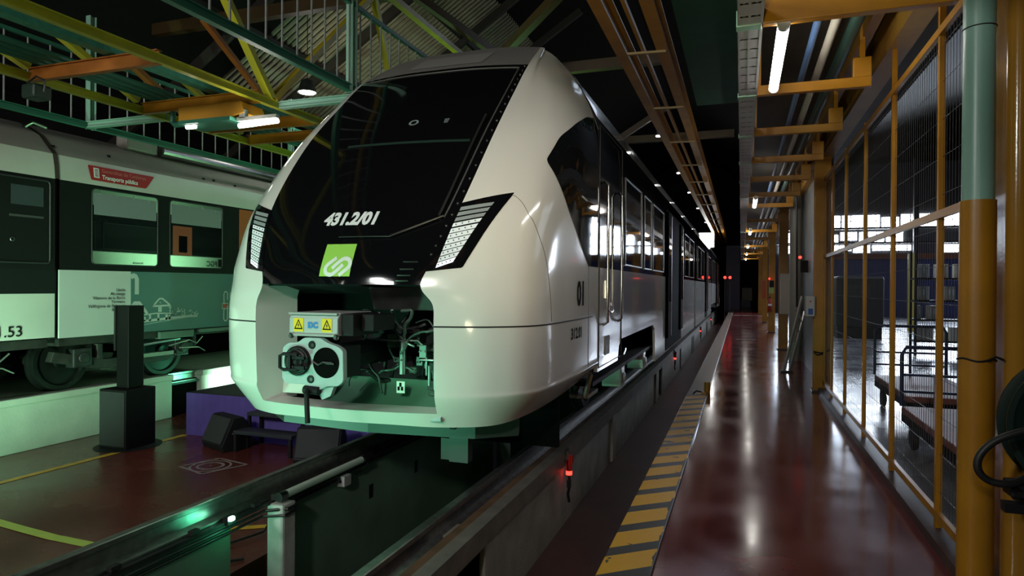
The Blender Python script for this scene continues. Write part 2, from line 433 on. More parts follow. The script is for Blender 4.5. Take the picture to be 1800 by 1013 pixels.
# supports of the new train's track
pit = M()
lw = M(); lw.box(-3.86, -3.62, -6, 3.95, -1.8, -.20)
struct(lw.build('wall_track_near', greenwall), 'green painted pit wall nearest the camera')
struct(M().box(-3.72, -3.62, 4.52, 9.5, -1.8, -.20).build('wall_track', greenwall), 'dark green pit wall under the left rail')
struct(M().box(-3.86, -3.62, 10.3, 44, -1.8, -.20).build('wall_track_far', greenwall), 'far length of the pit wall')
struct(M().box(-3.63, -3.47, 4.36, 4.53, -1.8, -.19).build('wall_track_pier', mat('pier_concrete', (.50, .48, .47), .75, var=.3, vs=5, bump=.3, bs=30), bevel=.02), 'bare concrete pier under the left rail')
for i, (a, b_) in enumerate(((4.1, 14.2), (14.6, 24.4), (24.8, 34.6), (35, 50))):
    w = M(); w.box(-2.15, -1.64, a, b_, -1.8, -.16)
    w.box(-2.16, -1.615, a, a + .28, -1.8, -.14)
    for yy in (a + 4.6, a + 9.3): w.box(-1.66, -1.60, yy, yy + .22, -.76, -.14)
    struct(w.build('wall_trench_' + ('first', 'second', 'third', 'fourth')[i], concrete, bevel=.015), ('nearest', 'second', 'third', 'farthest')[i] + ' concrete wall length under the right rail')
struct(M().box(-2.15, -1.64, -6, 3.4, -1.8, -.16).build('wall_trench_camera', concrete), 'concrete wall beside the camera')
# supports of the older train's track
for i, (a, b_) in enumerate(((-6, 8.85), (9.5, 30))):
    w = M().box(-11.6, -9.40, a, b_, -.76, -.10); w.box(-11.6, -9.36, a, b_, -.10, .0)
    struct(w.build('wall_white_' + ('near', 'far')[i], concrete2, bevel=.015), ('long whitewashed wall under the older train', 'whitewashed wall behind the stage')[i])
struct(M().box(-11, -9.5, 8.86, 9.49, -.76, -.14).build('wall_white_gap_shade', void), 'black block standing for the shade between the whitewashed walls')  # black box fills the gap in place of its shade
# outer walls and roof
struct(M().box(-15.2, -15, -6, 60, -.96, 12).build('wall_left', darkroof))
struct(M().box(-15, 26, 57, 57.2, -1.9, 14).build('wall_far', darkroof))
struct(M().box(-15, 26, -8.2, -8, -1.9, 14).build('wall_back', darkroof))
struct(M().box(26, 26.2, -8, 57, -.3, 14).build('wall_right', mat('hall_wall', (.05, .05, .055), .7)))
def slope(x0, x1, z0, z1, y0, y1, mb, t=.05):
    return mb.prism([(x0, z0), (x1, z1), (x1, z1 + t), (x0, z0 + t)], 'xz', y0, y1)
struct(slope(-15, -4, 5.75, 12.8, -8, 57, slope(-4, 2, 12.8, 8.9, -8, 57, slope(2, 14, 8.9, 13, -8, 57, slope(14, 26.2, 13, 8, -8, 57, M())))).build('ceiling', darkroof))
# corrugated roof sheets that show pale between the trusses
cg = M()
for k in range(80):
    y = 11.6 + k * .17
    cg.prism([(-10.9, 15.0 - .64 * 10.9 - 1.9), (-6.2, 15 - .64 * 6.2 - 1.9), (-6.2, 15 - .64 * 6.2 - 1.83), (-10.9, 15 - .64 * 10.9 - 1.83)], 'xz', y, y + .062)
struct(cg.build('ceiling_sheet', roofsheet))
pl = M()
for y in (10.5, 13.4, 16.3, 19.2):
    pl.bar((-14.5, y, 15 - .64 * 14.5 - 2.2), (-4.6, y, 15 - .64 * 4.6 - 2.2), .10, .2)
for x in (-12, -9.6, -7.2): pl.bar((x, 2, 15 + .64 * x - 2.05), (x, 30, 15 + .64 * x - 2.05), .10, .16)
struct(pl.build('trim_purlins', mat('purlin_dark', (.03, .025, .02), .6)))
struct(M().box(-.86, -.06, -6, 13.5, 5.2, 5.26).build('ceiling_green', greenceil), 'dark green ceiling sheet above the walkway edge')
struct(M().box(1.80, 1.88, -8, 57, 4.0, 10.5).build('wall_daylight_block', darkroof))  # unseen wall added to keep hall daylight off the roof and girders
# ceiling over the walkway gantry
struct(M().box(.02, 1.75, -4, 45, 3.95, 4.0).build('ceiling_walkway', mat('walkway_soffit', (.10, .085, .065), .6, var=.2, vs=3)))
# painted floor lines
struct(M().add([(-8.45, -6, -.756), (-8.34, -6, -.756), (-8.08, 7.92, -.756), (-8.19, 7.92, -.756)], [(0, 1, 2, 3)]).build('trim_yellow_line', yline), 'yellow line painted on the low red floor')
ll = M()
pts = [(-7.6, 4.47), (-7.0, 4.40), (-6.5, 4.345), (-6.0, 4.30), (-5.5, 4.29), (-4.2, 4.30)]
ll.grid([[(x, y - .055, -.756) for x, y in pts], [(x, y + .055, -.756) for x, y in pts]])
struct(ll.build('trim_lime_line', lline), 'lime green line painted across the low floor')
struct(M().add([(-4.9, 4.93, -.756), (-4.85, 4.85, -.756), (-4.0, 5.35, -.756), (-4.05, 5.43, -.756)], [(0, 1, 2, 3)]).build('trim_yellow_dash', yline), 'short yellow line seen through the pit wall gap')
chalk = mat('chalk_white', (.24, .20, .17), .7, var=.4, vs=25)
dr = M()
def ring(mb, c, r0, r1, z, n=40):
    a = [(c[0] + r0 * cos(2 * pi * i / n), c[1] + r0 * sin(2 * pi * i / n), z) for i in range(n + 1)]
    b = [(c[0] + r1 * cos(2 * pi * i / n), c[1] + r1 * sin(2 * pi * i / n), z) for i in range(n + 1)]
    return mb.grid([a, b])
dc = (-6.45, 6.68)
ring(dr, dc, .23, .26, -.7565); ring(dr, dc, .135, .175, -.7565); ring(dr, dc, .0, .014, -.7565, 8)
q = [(-6.80, 6.52), (-6.28, 6.36), (-6.06, 6.90), (-6.62, 7.02)]
for i in range(4):
    a, b_ = Vector((*q[i], -.757)), Vector((*q[(i + 1) % 4], -.757)); nrm = (b_ - a).cross(Vector((0, 0, 1))).normalized() * .02
    dr.poly([a - nrm, b_ - nrm, b_ + nrm, a + nrm])
struct(dr.build('trim_floor_mark', chalk), 'pale circle inside a square marked on the low red floor')

# ---------------------------------------------------------------- rails
def rail(x, y0, y1, name, label, m=railsteel):
    o = M()
    pr_ = [(-.075, -.17), (.075, -.17), (.075, -.155), (.014, -.13), (.011, -.05), (.036, -.036), (.036, -.005), (.028, 0), (-.028, 0), (-.036, -.005), (-.036, -.036), (-.011, -.05), (-.014, -.13), (-.075, -.155)]
    o.prism([(x + a, b) for a, b in pr_], 'xz', y0, y1)
    r = root(name, (x, y0, 0), label, 'rail')
    o.build('rail_section', m, r)
    return r
ra = rail(-3.72, -6, 52, 'rail', 'steel rail on the green pit wall, beside the low red floor')
M().box(-3.84, -3.60, -6, 52, -.20, -.172).build('base_plate', darksteel, ra)
for k in range(16): M().cb((-3.62, .5 + k * .62, -.15), (.04, .07, .03)).build('rail_clip', darksteel, ra)
rb = rail(-1.98, -6, 52, 'rail', 'steel rail on the concrete wall, nearest the striped walkway')
M().box(-2.12, -1.84, -6, 52, -.2, -.172).build('base_plate', darksteel, rb)
rc_ = rail(-9.56, -6, 30, 'rail', 'near rail under the older train')
M().box(-9.72, -9.44, -6, 30, -.2, -.172).build('base_plate', darksteel, rc_)
rail(-11.28, -6, 30, 'rail', 'far rail under the older train, mostly in shadow')
eg = M().box(-1.70, -1.60, -6, 50, -.012, 0).box(-1.612, -1.60, -6, 50, -.14, -.012).box(-1.70, -1.612, -6, 50, -.16, -.145)
tag(eg.build('edge_beam', mat('edge_beam_steel', (.20, .18, .16), .5, metal=.4, var=.25, vs=6)), 'long steel edge beam along the top of the concrete trench wall', 'beam')
tag(M().box(-1.86, -1.715, -6, 30, -.13, -.09).build('trough_board', wood), 'brown timber board lying between right rail and edge beam', 'board')
# conduits and fittings on the left pit wall
cd = M()
cd.tube([(-3.60, -2, -.225), (-3.60, 4.3, -.225), (-3.455, 4.4, -.225), (-3.455, 4.5, -.225), (-3.60, 4.65, -.225), (-3.60, 9.4, -.225)], .013); cd.tube([(-3.605, -2, -.265), (-3.605, 4.28, -.265), (-3.455, 4.36, -.265), (-3.455, 4.5, -.265), (-3.605, 4.65, -.265), (-3.605, 5.3, -.265)], .011)
tag(cd.build('conduit', darksteel), 'thin conduits clipped along the top of the green pit wall', 'conduit')
lt = root('pit_light', (-3.58, 5.0, -.15), 'unlit frosted tube light under the left rail', 'light')
M().cyl((-3.53, 4.46, -.135), (-3.53, 5.6, -.135), .034, 20).build('tube', tubeoff, lt, True, auto=40)
M().cyl((-3.53, 4.38, -.135), (-3.53, 4.46, -.135), .038, 20).box(-3.62, -3.53, 4.40, 4.44, -.17, -.12).build('end_cap', steel, lt); M().cyl((-3.53, 5.6, -.135), (-3.53, 5.64, -.135), .037, 20).build('end_cap', steel, lt)
M().tube([(-3.53, 5.64, -.135), (-3.53, 5.74, -.13), (-3.55, 5.77, -.2), (-3.57, 5.70, -.27), (-3.6, 5.6, -.28)], .006, 6).build('cable', rubber, lt)
jb = root('junction_box', (-3.6, 5.38, -.28), 'small grey junction box on the green pit wall', 'box')
M().box(-3.62, -3.54, 5.33, 5.45, -.33, -.23).build('housing', greybox, jb, bevel=.006)
M().cyl((-3.58, 5.325, -.28), (-3.58, 5.331, -.28), .012, 10).build('gland', mattblack, jb)
gl = root('pit_led', (-3.59, 3.9, -.2), 'bright green led lamp on the end of the pit wall', 'light')
M().cb((-3.565, 3.90, -.15), (.035, .05, .035)).build('lens', greenon, gl, bevel=.012)
M().cb((-3.60, 3.92, -.17), (.05, .09, .06)).build('housing', darksteel, gl)
cb_ = M()
for pts in ([(-4.25, 4.1, -.75), (-4.4, 4.5, -.74), (-4.2, 5.0, -.72), (-4.25, 5.3, -.6)], [(-3.98, 4.5, -.745), (-4.2, 4.2, -.72), (-4.7, 4.35, -.74), (-5.0, 4.2, -.745)]): cb_.tube(pts, .012, 6)
tag(cb_.build('loose_cable', rubber), 'loose black cables lying on the floor behind the pit wall gap', 'cable')
sl = M()
for y in (5.9, 6.9, 7.9, 8.9): sl.box(-3.625, -3.615, y, y + .07, -.62, -.48)
struct(sl.build('trim_wall_slots', mattblack))
# red beacons hanging on the trench wall
def beacon(loc, label):
    r = root('warning_beacon', loc, label, 'beacon', 'red beacons along the trench wall')
    x, y, z = loc
    M().box(x - .01, x + .03, y - .04, y + .05, z - .02, z + .07).build('bracket', steel, r, bevel=.005)
    M().cyl((x + .03, y, z - .13), (x + .03, y, z + .02), .03, 14).cb((x + .04, y + .01, z - .02), (.05, .05, .08)).build('body', redlens, r)
    M().cyl((x + .03, y, z - .17), (x + .03, y, z - .13), .03, 14).build('lamp', redon, r)
    M().tube([(x + .03, y, z - .17), (x + .035, y, z - .28), (x + .02, y, z - .36), (x + .03, y + .01, z - .44)], .014, 8).cb((x + .03, y, z - .26), (.035, .035, .07)).build('plug_lead', mattblack, r)
    M().tube([(x + .03, y - .02, z + .02), (x + .02, y - .03, z - .05), (x + .025, y - .03, z - .12)], .006, 6).build('wire', textblack, r)
    return r
bc = beacon((-1.60, 6.2, -.07), 'red beacon with hanging lead on the nearest concrete trench wall')
for y, lb in ((17.0, 'red beacon on the second concrete wall length, lit'), (28, 'red beacon on the third wall length, under the train'), (38, 'tiny farthest red beacon down the trench')):
    c = copy_tree(bc); c.location.y = y; c['label'] = lb
# train details on the nose
def NX(x): return XC + x
def front(x, z): return (XC + x, 0, z)
def lay_front(mb, poly, off=.004, d=.05): return decal(mb, [(XC + a, b) for a, b in poly], TREE, lambda u, v: (u, 0, v), (0, 1, 0), off, d, d)
def lay_side(mb, poly, s=1, off=.004, d=.06): return decal(mb, poly, TREE, lambda u, v: (XC + s * 4, u, v), (-s, 0, 0), off, d, d)
# headlamps
for s in (1, -1):
    g = lambda P: [(s * a, b) for a, b in P]
    hb = lay_front(M(), rpoly(g([(.86, 2.215), (1.205, 2.315), (1.19, 2.27), (.965, 1.735), (.955, 1.725), (.71, 1.695)]), [0, .01, .0, .0, .01, 0]))
    hl = hb.build('headlamp', black, train)
    nrow = 11
    for k in range(nrow):
        z1 = 2.205 - k * .0425; z0 = z1 - (.036 if k > 3 else .030)
        xa = lambda z: .862 - (2.2 - z) * .20; xb = lambda z: 1.10 - (2.2 - z) * .44
        sh = .022
        m_ = ledlens if k < 10 else ledlow
        if k < 3: m_ = mat('headlamp_frosted', (.30, .34, .35), .3)
        lay_front(M(), g([(xa(z0) + .012, z0 - sh), (xb(z0) - .005, z0 + sh), (xb(z1) - .005, z1 + sh), (xa(z1) + .012, z1 - sh)]), .010, .04).build('led_strip', m_, hl)
        if k > 2:
            for j in range(4):
                f = (j + .6) / 4.3; xm = xa(z0) + .012 + (xb(z0) - xa(z0) - .017) * f; zm = (z0 + z1) / 2 - sh + 2 * sh * f
                M().poly([(XC + s * (xm + .006 * cos(a * pi / 3)), TREE.ray_cast(Vector((XC + s * xm, 0, zm)), Vector((0, 1, 0)))[0].y - .0125, zm + .006 * sin(a * pi / 3)) for a in range(6)]).build('led', mat('led_dark', (.06, .08, .09), .2), hl)
# windscreen pane outline, bolts and cab fittings behind the glass
def mask_pt(v, t, s, off):
    p = nose(v, t, s); h = .01
    n = (nose(v, t + h, s) - p).cross(nose(v + h, t, s) - p).normalized()
    if n.y > 0: n = -n
    return p + n * off
seal = M()
seal.tube([mask_pt(7.7 + 3.15 * i / 20, 1.80, 1, .003) for i in range(21)] + [mask_pt(10.85, 1.8 - 3.6 * i / 30 if i < 15 else -(1.8 - 3.6 * i / 30), 1 if i < 15 else -1, .003) for i in range(1, 31)], .006, 6)
seal.build('window_seal', mat('seal_grey', (.10, .10, .10), .35), mask)
bolt0 = None
for k in range(22):
    p = mask_pt(7.0 + 3.9 * k / 21, 1.92, 1, .004)
    if bolt0 is None:
        bolt0 = M().lathe((0, 0, 0), [(.0, -.008), (.004, -.0075), (.008, -.003), (.009, .004)], 'y', 10).build('bolt', mat('bolt_steel', (.25, .25, .25), .2, metal=.9), mask, True)
        o = bolt0
    else:
        o = bolt0.copy(); COL.objects.link(o)
    o.location = p - train.location
    bb = o
    if k == 0:
        off = Vector(train.location)
        for v in o.data.vertices: v.co += off
wi = M()
wi.tube([mask_pt(7.35 + .0 * i, 1.0 - .13 * i, 1, .02) for i in range(9)], .005, 6); wi.tube([mask_pt(7.35 + .35 * i / 8, 1.0 + .10 * i, 1, .025) for i in range(9)], .008, 6)
wi.tube([mask_pt(7.7 + 1.6 * i / 8, 1.72 - .04 * i / 8, 1, .03) for i in range(9)], .010, 6)
wi.build('wiper', mat('wiper_black', (.02, .02, .02), .35), mask)
cmr = M()
c0 = mask_pt(9.25, .36, 1, .004)
tt = (mask_pt(9.26, .36, 1, .004) - c0).normalized(); uu = (mask_pt(9.25, .37, 1, .004) - c0).normalized()
for r0, r1 in ((.026, .045),):
    cmr.grid([[c0 + (uu * cos(2 * pi * i / 24) + tt * sin(2 * pi * i / 24)) * r for i in range(25)] for r in (r0, r1)])
cmr.build('cab_camera', mat('cab_camera_ring', (.24, .30, .30), .3), mask)
tg = M(); c1 = mask_pt(9.3, .95, 1, .004); tg.poly([c1, c1 + uu * .045, c1 + uu * .045 - tt * .07, c1 - tt * .07 + uu * .01])
tg.build('window_tag', mat('tag_grey', (.13, .16, .16), .4), mask)
cr_ = M()
cr_.grid([[mask_pt(8.85, -1.0 * i / 10 if False else abs(.1 * i), 1 if i >= 0 else -1, .003) for i in range(-8, 17)], [mask_pt(8.89, abs(.1 * i), 1 if i >= 0 else -1, .003) for i in range(-8, 17)]])
cr_.build('cab_shelf_line', mat('dim_green', (.02, .045, .035), .3), mask)
# grille at the lower corner of the mask
gr = M()
for k in range(4): gr.tube([mask_pt(6.15 + .22 * k, 1.45 + .06 * j, 1, .004) for j in range(6)], .006, 6)
gr.build('grille', mat('grille_black', (.03, .03, .03), .25), mask)
# number, emblem, lettering
sx = lambda x, z: TREE.ray_cast(Vector((XC + x, 0, z)), Vector((0, 1, 0)))[0].y
lettering('fleet_number', '431.2/01', .135, lambda u, v, w: (XC + .025 + u, sx(.025 + u, 2.058 + v) - .006, 2.058 + v), textwhite, mask, shear=.14, align='CENTER', bold=.007, xs=1.0)
lg = lay_front(M(), [(-.112, 1.658), (.148, 1.658), (.148, 1.902), (-.112, 1.902)], .005, .05).build('emblem', logogreen, mask)
sw = M()
def sband(pts, w):
    L = []; R = []
    for i, p in enumerate(pts):
        d = (Vector(pts[min(i + 1, len(pts) - 1)]) - Vector(pts[max(i - 1, 0)])).normalized(); n = Vector((-d.y, d.x)) * w / 2
        for A, q in ((L, Vector(p) + n), (R, Vector(p) - n)): A.append((XC + q.x, sx(q.x, q.y) - .0075, q.y))
    sw.grid([L, R])
def smooth(pts, n=6):
    V = [Vector((*p, 0)) for p in pts]; return [tuple(crl(V, i / n).xy) for i in range((len(V) - 1) * n + 1)]
HA = [(.47, .57), (.33, .45), (.20, .32), (.18, .19), (.25, .085), (.38, .05), (.48, .10), (.60, .21), (.73, .36)]
HB = [(1.128 - u, .60 - v) for u, v in HA]
for H in (HA, HB): sband([(-.112 + .26 * u, 1.658 + .244 * v) for u, v in smooth(H)], .030)
sw.build('emblem_band', logowhite, lg)
side = lambda s, y, z: TREE.ray_cast(Vector((XC + s * 4, y, z)), Vector((-s, 0, 0)))[0].x
def side_text(name, t, size, y, z, m, xs=1, **k):
    return lettering(name, t, size, lambda u, v, w: (side(1, min(y + u, 6.58), z + v) + .004, y + u, z + v), m, nose_shell, xs=xs, **k)
side_text('car_number', '01', .30, 5.70, 1.43, textblack, bold=.011)
side_text('series_number', '312.01', .135, 5.50, 1.135, textblack, xs=1.12, bold=.0035)
# hatch on the grey roof panel
ht = M()
ht.grid([[nose(11.15 + .55 * i / 6, t, 1 if t > 0 else -1) if False else nose(11.15 + .55 * i / 6, abs(t), 1 if t >= 0 else -1) + Vector((0, -.004, .004)) for t in [-.9 + 1.8 * j / 16 for j in range(17)]] for i in range(7)])
ht.build('roof_hatch', mat('hatch_grey', (.40, .39, .38), .35, metal=.3), rp, True)
# panel joints
for s in (1, -1):
    M().tube([nose(4, 2 + 4 * i / 40, s) for i in range(39)], .006, 6).build('panel_joint', mat('joint_black', (.015, .015, .015), .6), nose_shell)
j2 = M()
def sjoint(P, r=.003):
    for s in (1,): j2.tube([(side(s, y, z), y, z) for y, z in P], r, 5)
V = [Vector((x, 0, z)) for x, z in ((.95, 1.735), (1.06, 1.99), (1.16, 2.235), (1.195, 2.29), (1.265, 2.235), (1.33, 2.12))]
j2.tube([(XC + p.x, sx(p.x, p.z), p.z) for p in [crl(V, i / 6) for i in range(31)]], .0025, 5)
V = [Vector((0, y, z)) for y, z in ((4.76, 2.12), (4.80, 1.98), (4.855, 1.83), (4.91, 1.60), (4.95, 1.32))]
sjoint([(p.y, p.z) for p in [crl(V, i / 5) for i in range(21)]])
sjoint([(6.16, .74 + i * .05) for i in range(22)], .004)
V = [Vector((0, 6.6, z)) for z in (3.32, 3.5, 3.75, 3.95)]
j2.tube([(XC + (crl(NV_end := [Vector((1.462, 0, 3.2)), Vector((1.36, 0, 3.46)), Vector((1.2, 0, 3.75)), Vector((1.0, 0, 3.99))], i / 4)).x, 6.6, crl(NV_end, i / 4).z) for i in range(13)], .004, 5)
j2.build('panel_seam', mat('seam_grey', (.10, .10, .09), .6), nose_shell)
# cab side windows, both sides
WIN = rpoly([(5.15, 2.625), (5.50, 2.90), (5.94, 3.12), (6.3, 3.26), (6.595, 3.32), (6.595, 1.79), (6.14, 1.79), (5.82, 1.98), (5.445, 2.235), (5.25, 2.45)], [.06, .1, .1, .1, 0, 0, 0, .1, .1, .1])
for s in (1, -1): lay_side(M(), WIN, s, .004, .07).build('cab_side_window', glass, train)
# the open coupler bay
for s in (1, -1):
    A = [nose(.5 + (LV - .5) * i / 36, 2, s) for i in range(37)]
    B = [Vector((XC + s * (.66 if p.z < 1.5 else .66 - (p.z - 1.5) * .4), 4.58, p.z)) for p in A]
    C_ = [a * .55 + b * .45 + Vector((0, -.02, 0)) for a, b in zip(A, B)]
    M().grid([A, C_, B] if s > 0 else [B, C_, A]).build('bay_cheek', white, train, True, auto=50)
lp = M()
A = [nose(.5, 2 * i / 12, 1) for i in range(12, 0, -1)] + [nose(.5, 2 * i / 12, -1) for i in range(13)]
B = [Vector((p.x * .9 + XC * .1, 4.40 + abs(p.x - XC) * .1, .675)) for p in A]
C_ = [Vector((p.x * .88 + XC * .12, 4.46 + abs(p.x - XC) * .1, .60)) for p in A]
lp.grid([A, B, C_]); lp.build('bay_sill', white, train, True, auto=50)
cv = M()
cv.box(XC - .80, XC + .80, 5.35, 5.4, .5, 1.62); cv.box(XC - .80, XC - .76, 4.55, 5.4, .5, 1.62); cv.box(XC + .76, XC + .80, 4.55, 5.4, .5, 1.62); cv.box(XC - .8, XC + .8, 4.25, 5.4, 1.585, 1.62)
cv.box(XC - .8, XC + .8, 4.6, 5.4, .50, .53)
cv.build('bay_lining', mattblack, train)
M().prism([(4.42, 1.585), (4.6, 1.585), (4.6, 1.43), (4.5, 1.40)], 'yz', XC + .12, XC + .78).build('bay_beam', darksteel, train, bevel=.01)
M().prism([(4.42, 1.585), (4.75, 1.585), (4.7, 1.52)], 'yz', XC - .78, XC + .1).build('bay_beam', mattblack, train)
tr = M()
prof = [(4.36, .60), (4.40, .64), (4.48, .67), (4.58, .71), (4.66, .77), (4.70, .84)]
tr.grid([[(XC - .34, y, z), (XC + .2, y, z), (XC + .77, y, z)] for y, z in prof])
tr.build('bay_tray', mat('tray_green_grey', (.14, .32, .22), .18, metal=.3), train, True)
M().prism([(4.40, .72), (4.58, .72), (4.58, .90), (4.42, .86)], 'yz', XC - .66, XC - .3).build('bay_bracket', white2, train)
M().box(XC - .7, XC - .2, 4.48, 4.54, .91, .95).build('bay_step', bluepaint, train)
# pipes and gear crowded inside the bay
rng = random.Random(11)
gm = [rubber, darksteel, mattblack, mat('hose_green', (.05, .09, .07), .3), steel]
for k in range(54):
    x = XC + rng.uniform(.0, .72); z = rng.uniform(.82, 1.32); y = rng.uniform(4.5, 4.9)
    if k % 3 < 2:
        pts = [Vector((x, y, z))]; d = Vector((rng.uniform(-1, 1), rng.uniform(-.4, .3), rng.uniform(-1, 1))).normalized()
        for j in range(6):
            d = (d + Vector((rng.uniform(-.6, .6), rng.uniform(-.3, .3), rng.uniform(-.7, .5)))).normalized(); q_ = pts[-1] + d * .07
            q_.x = max(XC - .1, min(XC + .74, q_.x)); q_.z = max(.76, min(1.4, q_.z)); q_.y = max(4.5, min(5.2, q_.y)); pts.append(q_)
        V = pts; M().tube([crl(V, i / 4) for i in range((len(V) - 1) * 4 + 1)], rng.choice((.007, .01, .014, .02)), 8).build('hose', gm[k % 5] if k > 30 else gm[k % 4], train, True)
    else:
        w, h = rng.uniform(.04, .12), rng.uniform(.03, .12)
        mb_ = M().box(x - w / 2, x + w / 2, y, y + .12, z - h / 2, z + h / 2)
        for q_ in (-1, 1): mb_.cyl((x + q_ * w / 3, y - .015, z), (x + q_ * w / 3, y, z), .009, 8)
        mb_.build('valve_block', gm[(k // 3) % 5], train, bevel=.004)
vp = M().cyl((XC + .66, 4.5, .80), (XC + .66, 4.5, 1.05), .016, 10).cyl((XC + .6, 4.52, .83), (XC + .6, 4.52, .98), .012, 10).cyl((XC + .35, 4.56, .9), (XC + .35, 4.56, 1.2), .03, 12).cyl((XC + .5, 4.55, 1.02), (XC + .78, 4.55, 1.02), .013, 10)
vp.tube([(XC + .05, 4.5, 1.17), (XC + .3, 4.5, 1.165), (XC + .5, 4.52, 1.17), (XC + .56, 4.55, 1.1), (XC + .56, 4.55, .9)], .008, 8)
vp.build('pipework', steel, train, True, auto=40)
M().cyl((XC + .62, 4.35, .60), (XC + .80, 4.33, .62), .022, 12).build('hand_bar', coupgrey, train)
lab = M().box(XC + .345, XC + .415, 4.47, 4.475, .765, .855); lab.build('bay_label', logowhite, train)
lk = M()
for a, b_ in ((.355, .80), (.385, .80), (.37, .83)): lk.box(XC + a, XC + a + .018, 4.466, 4.47, b_ - .015, b_ + .015)
lk.build('label_mark', textblack, train)
# coupler
cx, cz, cy = -2.825, 1.06, 3.85
cp = M()
outl = [(-.255, -.13), (-.25, .09), (-.20, .125), (-.12, .13), (-.07, .165), (.07, .165), (.12, .135), (.20, .115), (.25, .085), (.255, -.13), (.21, -.165), (.12, -.17), (.06, -.20), (-.02, -.20), (-.06, -.165), (-.22, -.165)]
cp.prism([(cx + a, cz + b_) for a, b_ in rpoly(outl, .02, 3)], 'xz', cy, cy + .05)
coup = cp.build('coupler_head', coupgrey, train, bevel=.006)
hl = M().lathe((cx + .115, cy - .002, cz - .005), [(0, -.001), (.1, -.001), (.104, -.003), (.107, 0)], 'y', 32); hl.build('coupler_socket', void, coup)
M().tube([(cx + .02, cy - .012, cz + .0), (cx + .06, cy - .014, cz - .02), (cx + .10, cy - .014, cz + .0), (cx + .19, cy - .012, cz - .01)], .008, 8).cb((cx + .15, cy - .012, cz - .005), (.05, .012, .018)).build('socket_link', darksteel, coup)
M().lathe((cx - .115, cy, cz), [(.106, 0), (.104, -.02), (.09, -.035), (.085, -.02), (.07, -.045), (.05, -.06), (.045, -.045), (0, -.07)], 'y', 32).build('coupler_cone', mat('cone_dark', (.012, .012, .012), .45, metal=.3, var=.4, vs=30), coup, True)
hk = M()
hk.tube([(cx - .07, cy - .07, cz + .05), (cx - .17, cy - .09, cz + .055), (cx - .20, cy - .09, cz + .04), (cx - .20, cy - .09, cz - .04), (cx - .17, cy - .09, cz - .055), (cx - .07, cy - .07, cz - .05)], .012, 8)
hk.cb((cx - .12, cy - .085, cz), (.018, .02, .09)).cb((cx - .06, cy - .07, cz + .03), (.10, .02, .02)).cb((cx - .05, cy - .07, cz - .04), (.08, .02, .025)); hk.build('coupler_hook', mattblack, coup)
for dx, dz in ((0, .115), (-.01, -.125)):
    M().lathe((cx + dx, cy - .002, cz + dz), [(0, -.004), (.018, -.004), (.027, -.006), (.029, .0)], 'y', 20).build('pin_hole', mattblack, coup)
    M().lathe((cx + dx + .008, cy - .005, cz + dz), [(0, -.004), (.012, -.004), (.014, .0)], 'y', 14).build('pin', steel, coup)
M().cyl((cx, cy + .05, cz), (cx, 5.3, cz), .10, 20).box(cx - .2, cx + .2, cy + .05, cy + .3, cz - .12, cz + .1).build('draw_bar', mattblack, coup)
M().tube([(cx - .02, cy - .02, cz - .20), (cx + .0, cy - .06, cz - .22), (cx + .04, cy - .10, cz - .41)], .018, 10).cyl((cx - .06, cy, cz - .2), (cx + .06, cy, cz - .205), .03, 12).build('release_handle', mattblack, coup)
M().prism([(cx + .02, cz - .20), (cx + .16, cz - .17), (cx + .13, cz - .24), (cx + .06, cz - .27)], 'xz', cy + .03, cy + .07).build('coupler_lug', coupgrey, coup)
eb = M(); eb.prism([(3.86, 1.26), (3.86, 1.36), (3.89, 1.40), (4.3, 1.40), (4.3, 1.24), (3.88, 1.24)], 'yz', cx - .20, cx + .20)
ebx = eb.build('electric_coupler', mat('cover_silver', (.62, .63, .64), .3, metal=.35), train, bevel=.006)
M().box(cx - .20, cx + .20, 3.85, 3.87, 1.385, 1.40).box(cx - .2, cx + .2, 3.85, 3.87, 1.235, 1.25).build('cover_rib', alu, ebx)
M().box(cx + .20, cx + .30, 3.9, 4.25, 1.24, 1.395).box(cx + .3, cx + .4, 4.0, 4.3, 1.27, 1.39).build('coupler_end_block', mattblack, ebx, bevel=.01)
for q_ in (-.12, .115):
    st = M().box(cx + q_ - .04, cx + q_ + .04, 3.856, 3.8595, 1.265, 1.36).build('warning_sticker', wsign, ebx)
    tw = M(); T = [(0, .042), (.036, -.03), (-.036, -.03)]; ti = [(a * .68, b_ * .68 - .001) for a, b_ in T]
    tw.grid([[(cx + q_ + a, 3.855, 1.312 + b_) for a, b_ in T + T[:1]], [(cx + q_ + a, 3.855, 1.312 + b_) for a, b_ in ti + ti[:1]]])
    tw.poly([(cx + q_ + a, 3.8548, 1.312 + b_) for a, b_ in ((.006, .018), (-.008, -.004), (0, -.003), (-.006, -.024), (.009, .002), (.001, .001))])
    tw.build('warning_mark', textblack, st)
lettering('cover_lettering', 'DC', .055, lambda u, v, w: (cx - .002 + u, 3.8555, 1.294 + v), blueink, ebx, align='CENTER', bold=.004)
for q_ in (-.18, .19): M().lathe((cx + q_, 3.86, 1.235), [(0, -.02), (.012, -.02), (.02, -.01), (.022, .0)], 'y', 12).build('cover_foot', steel, ebx)
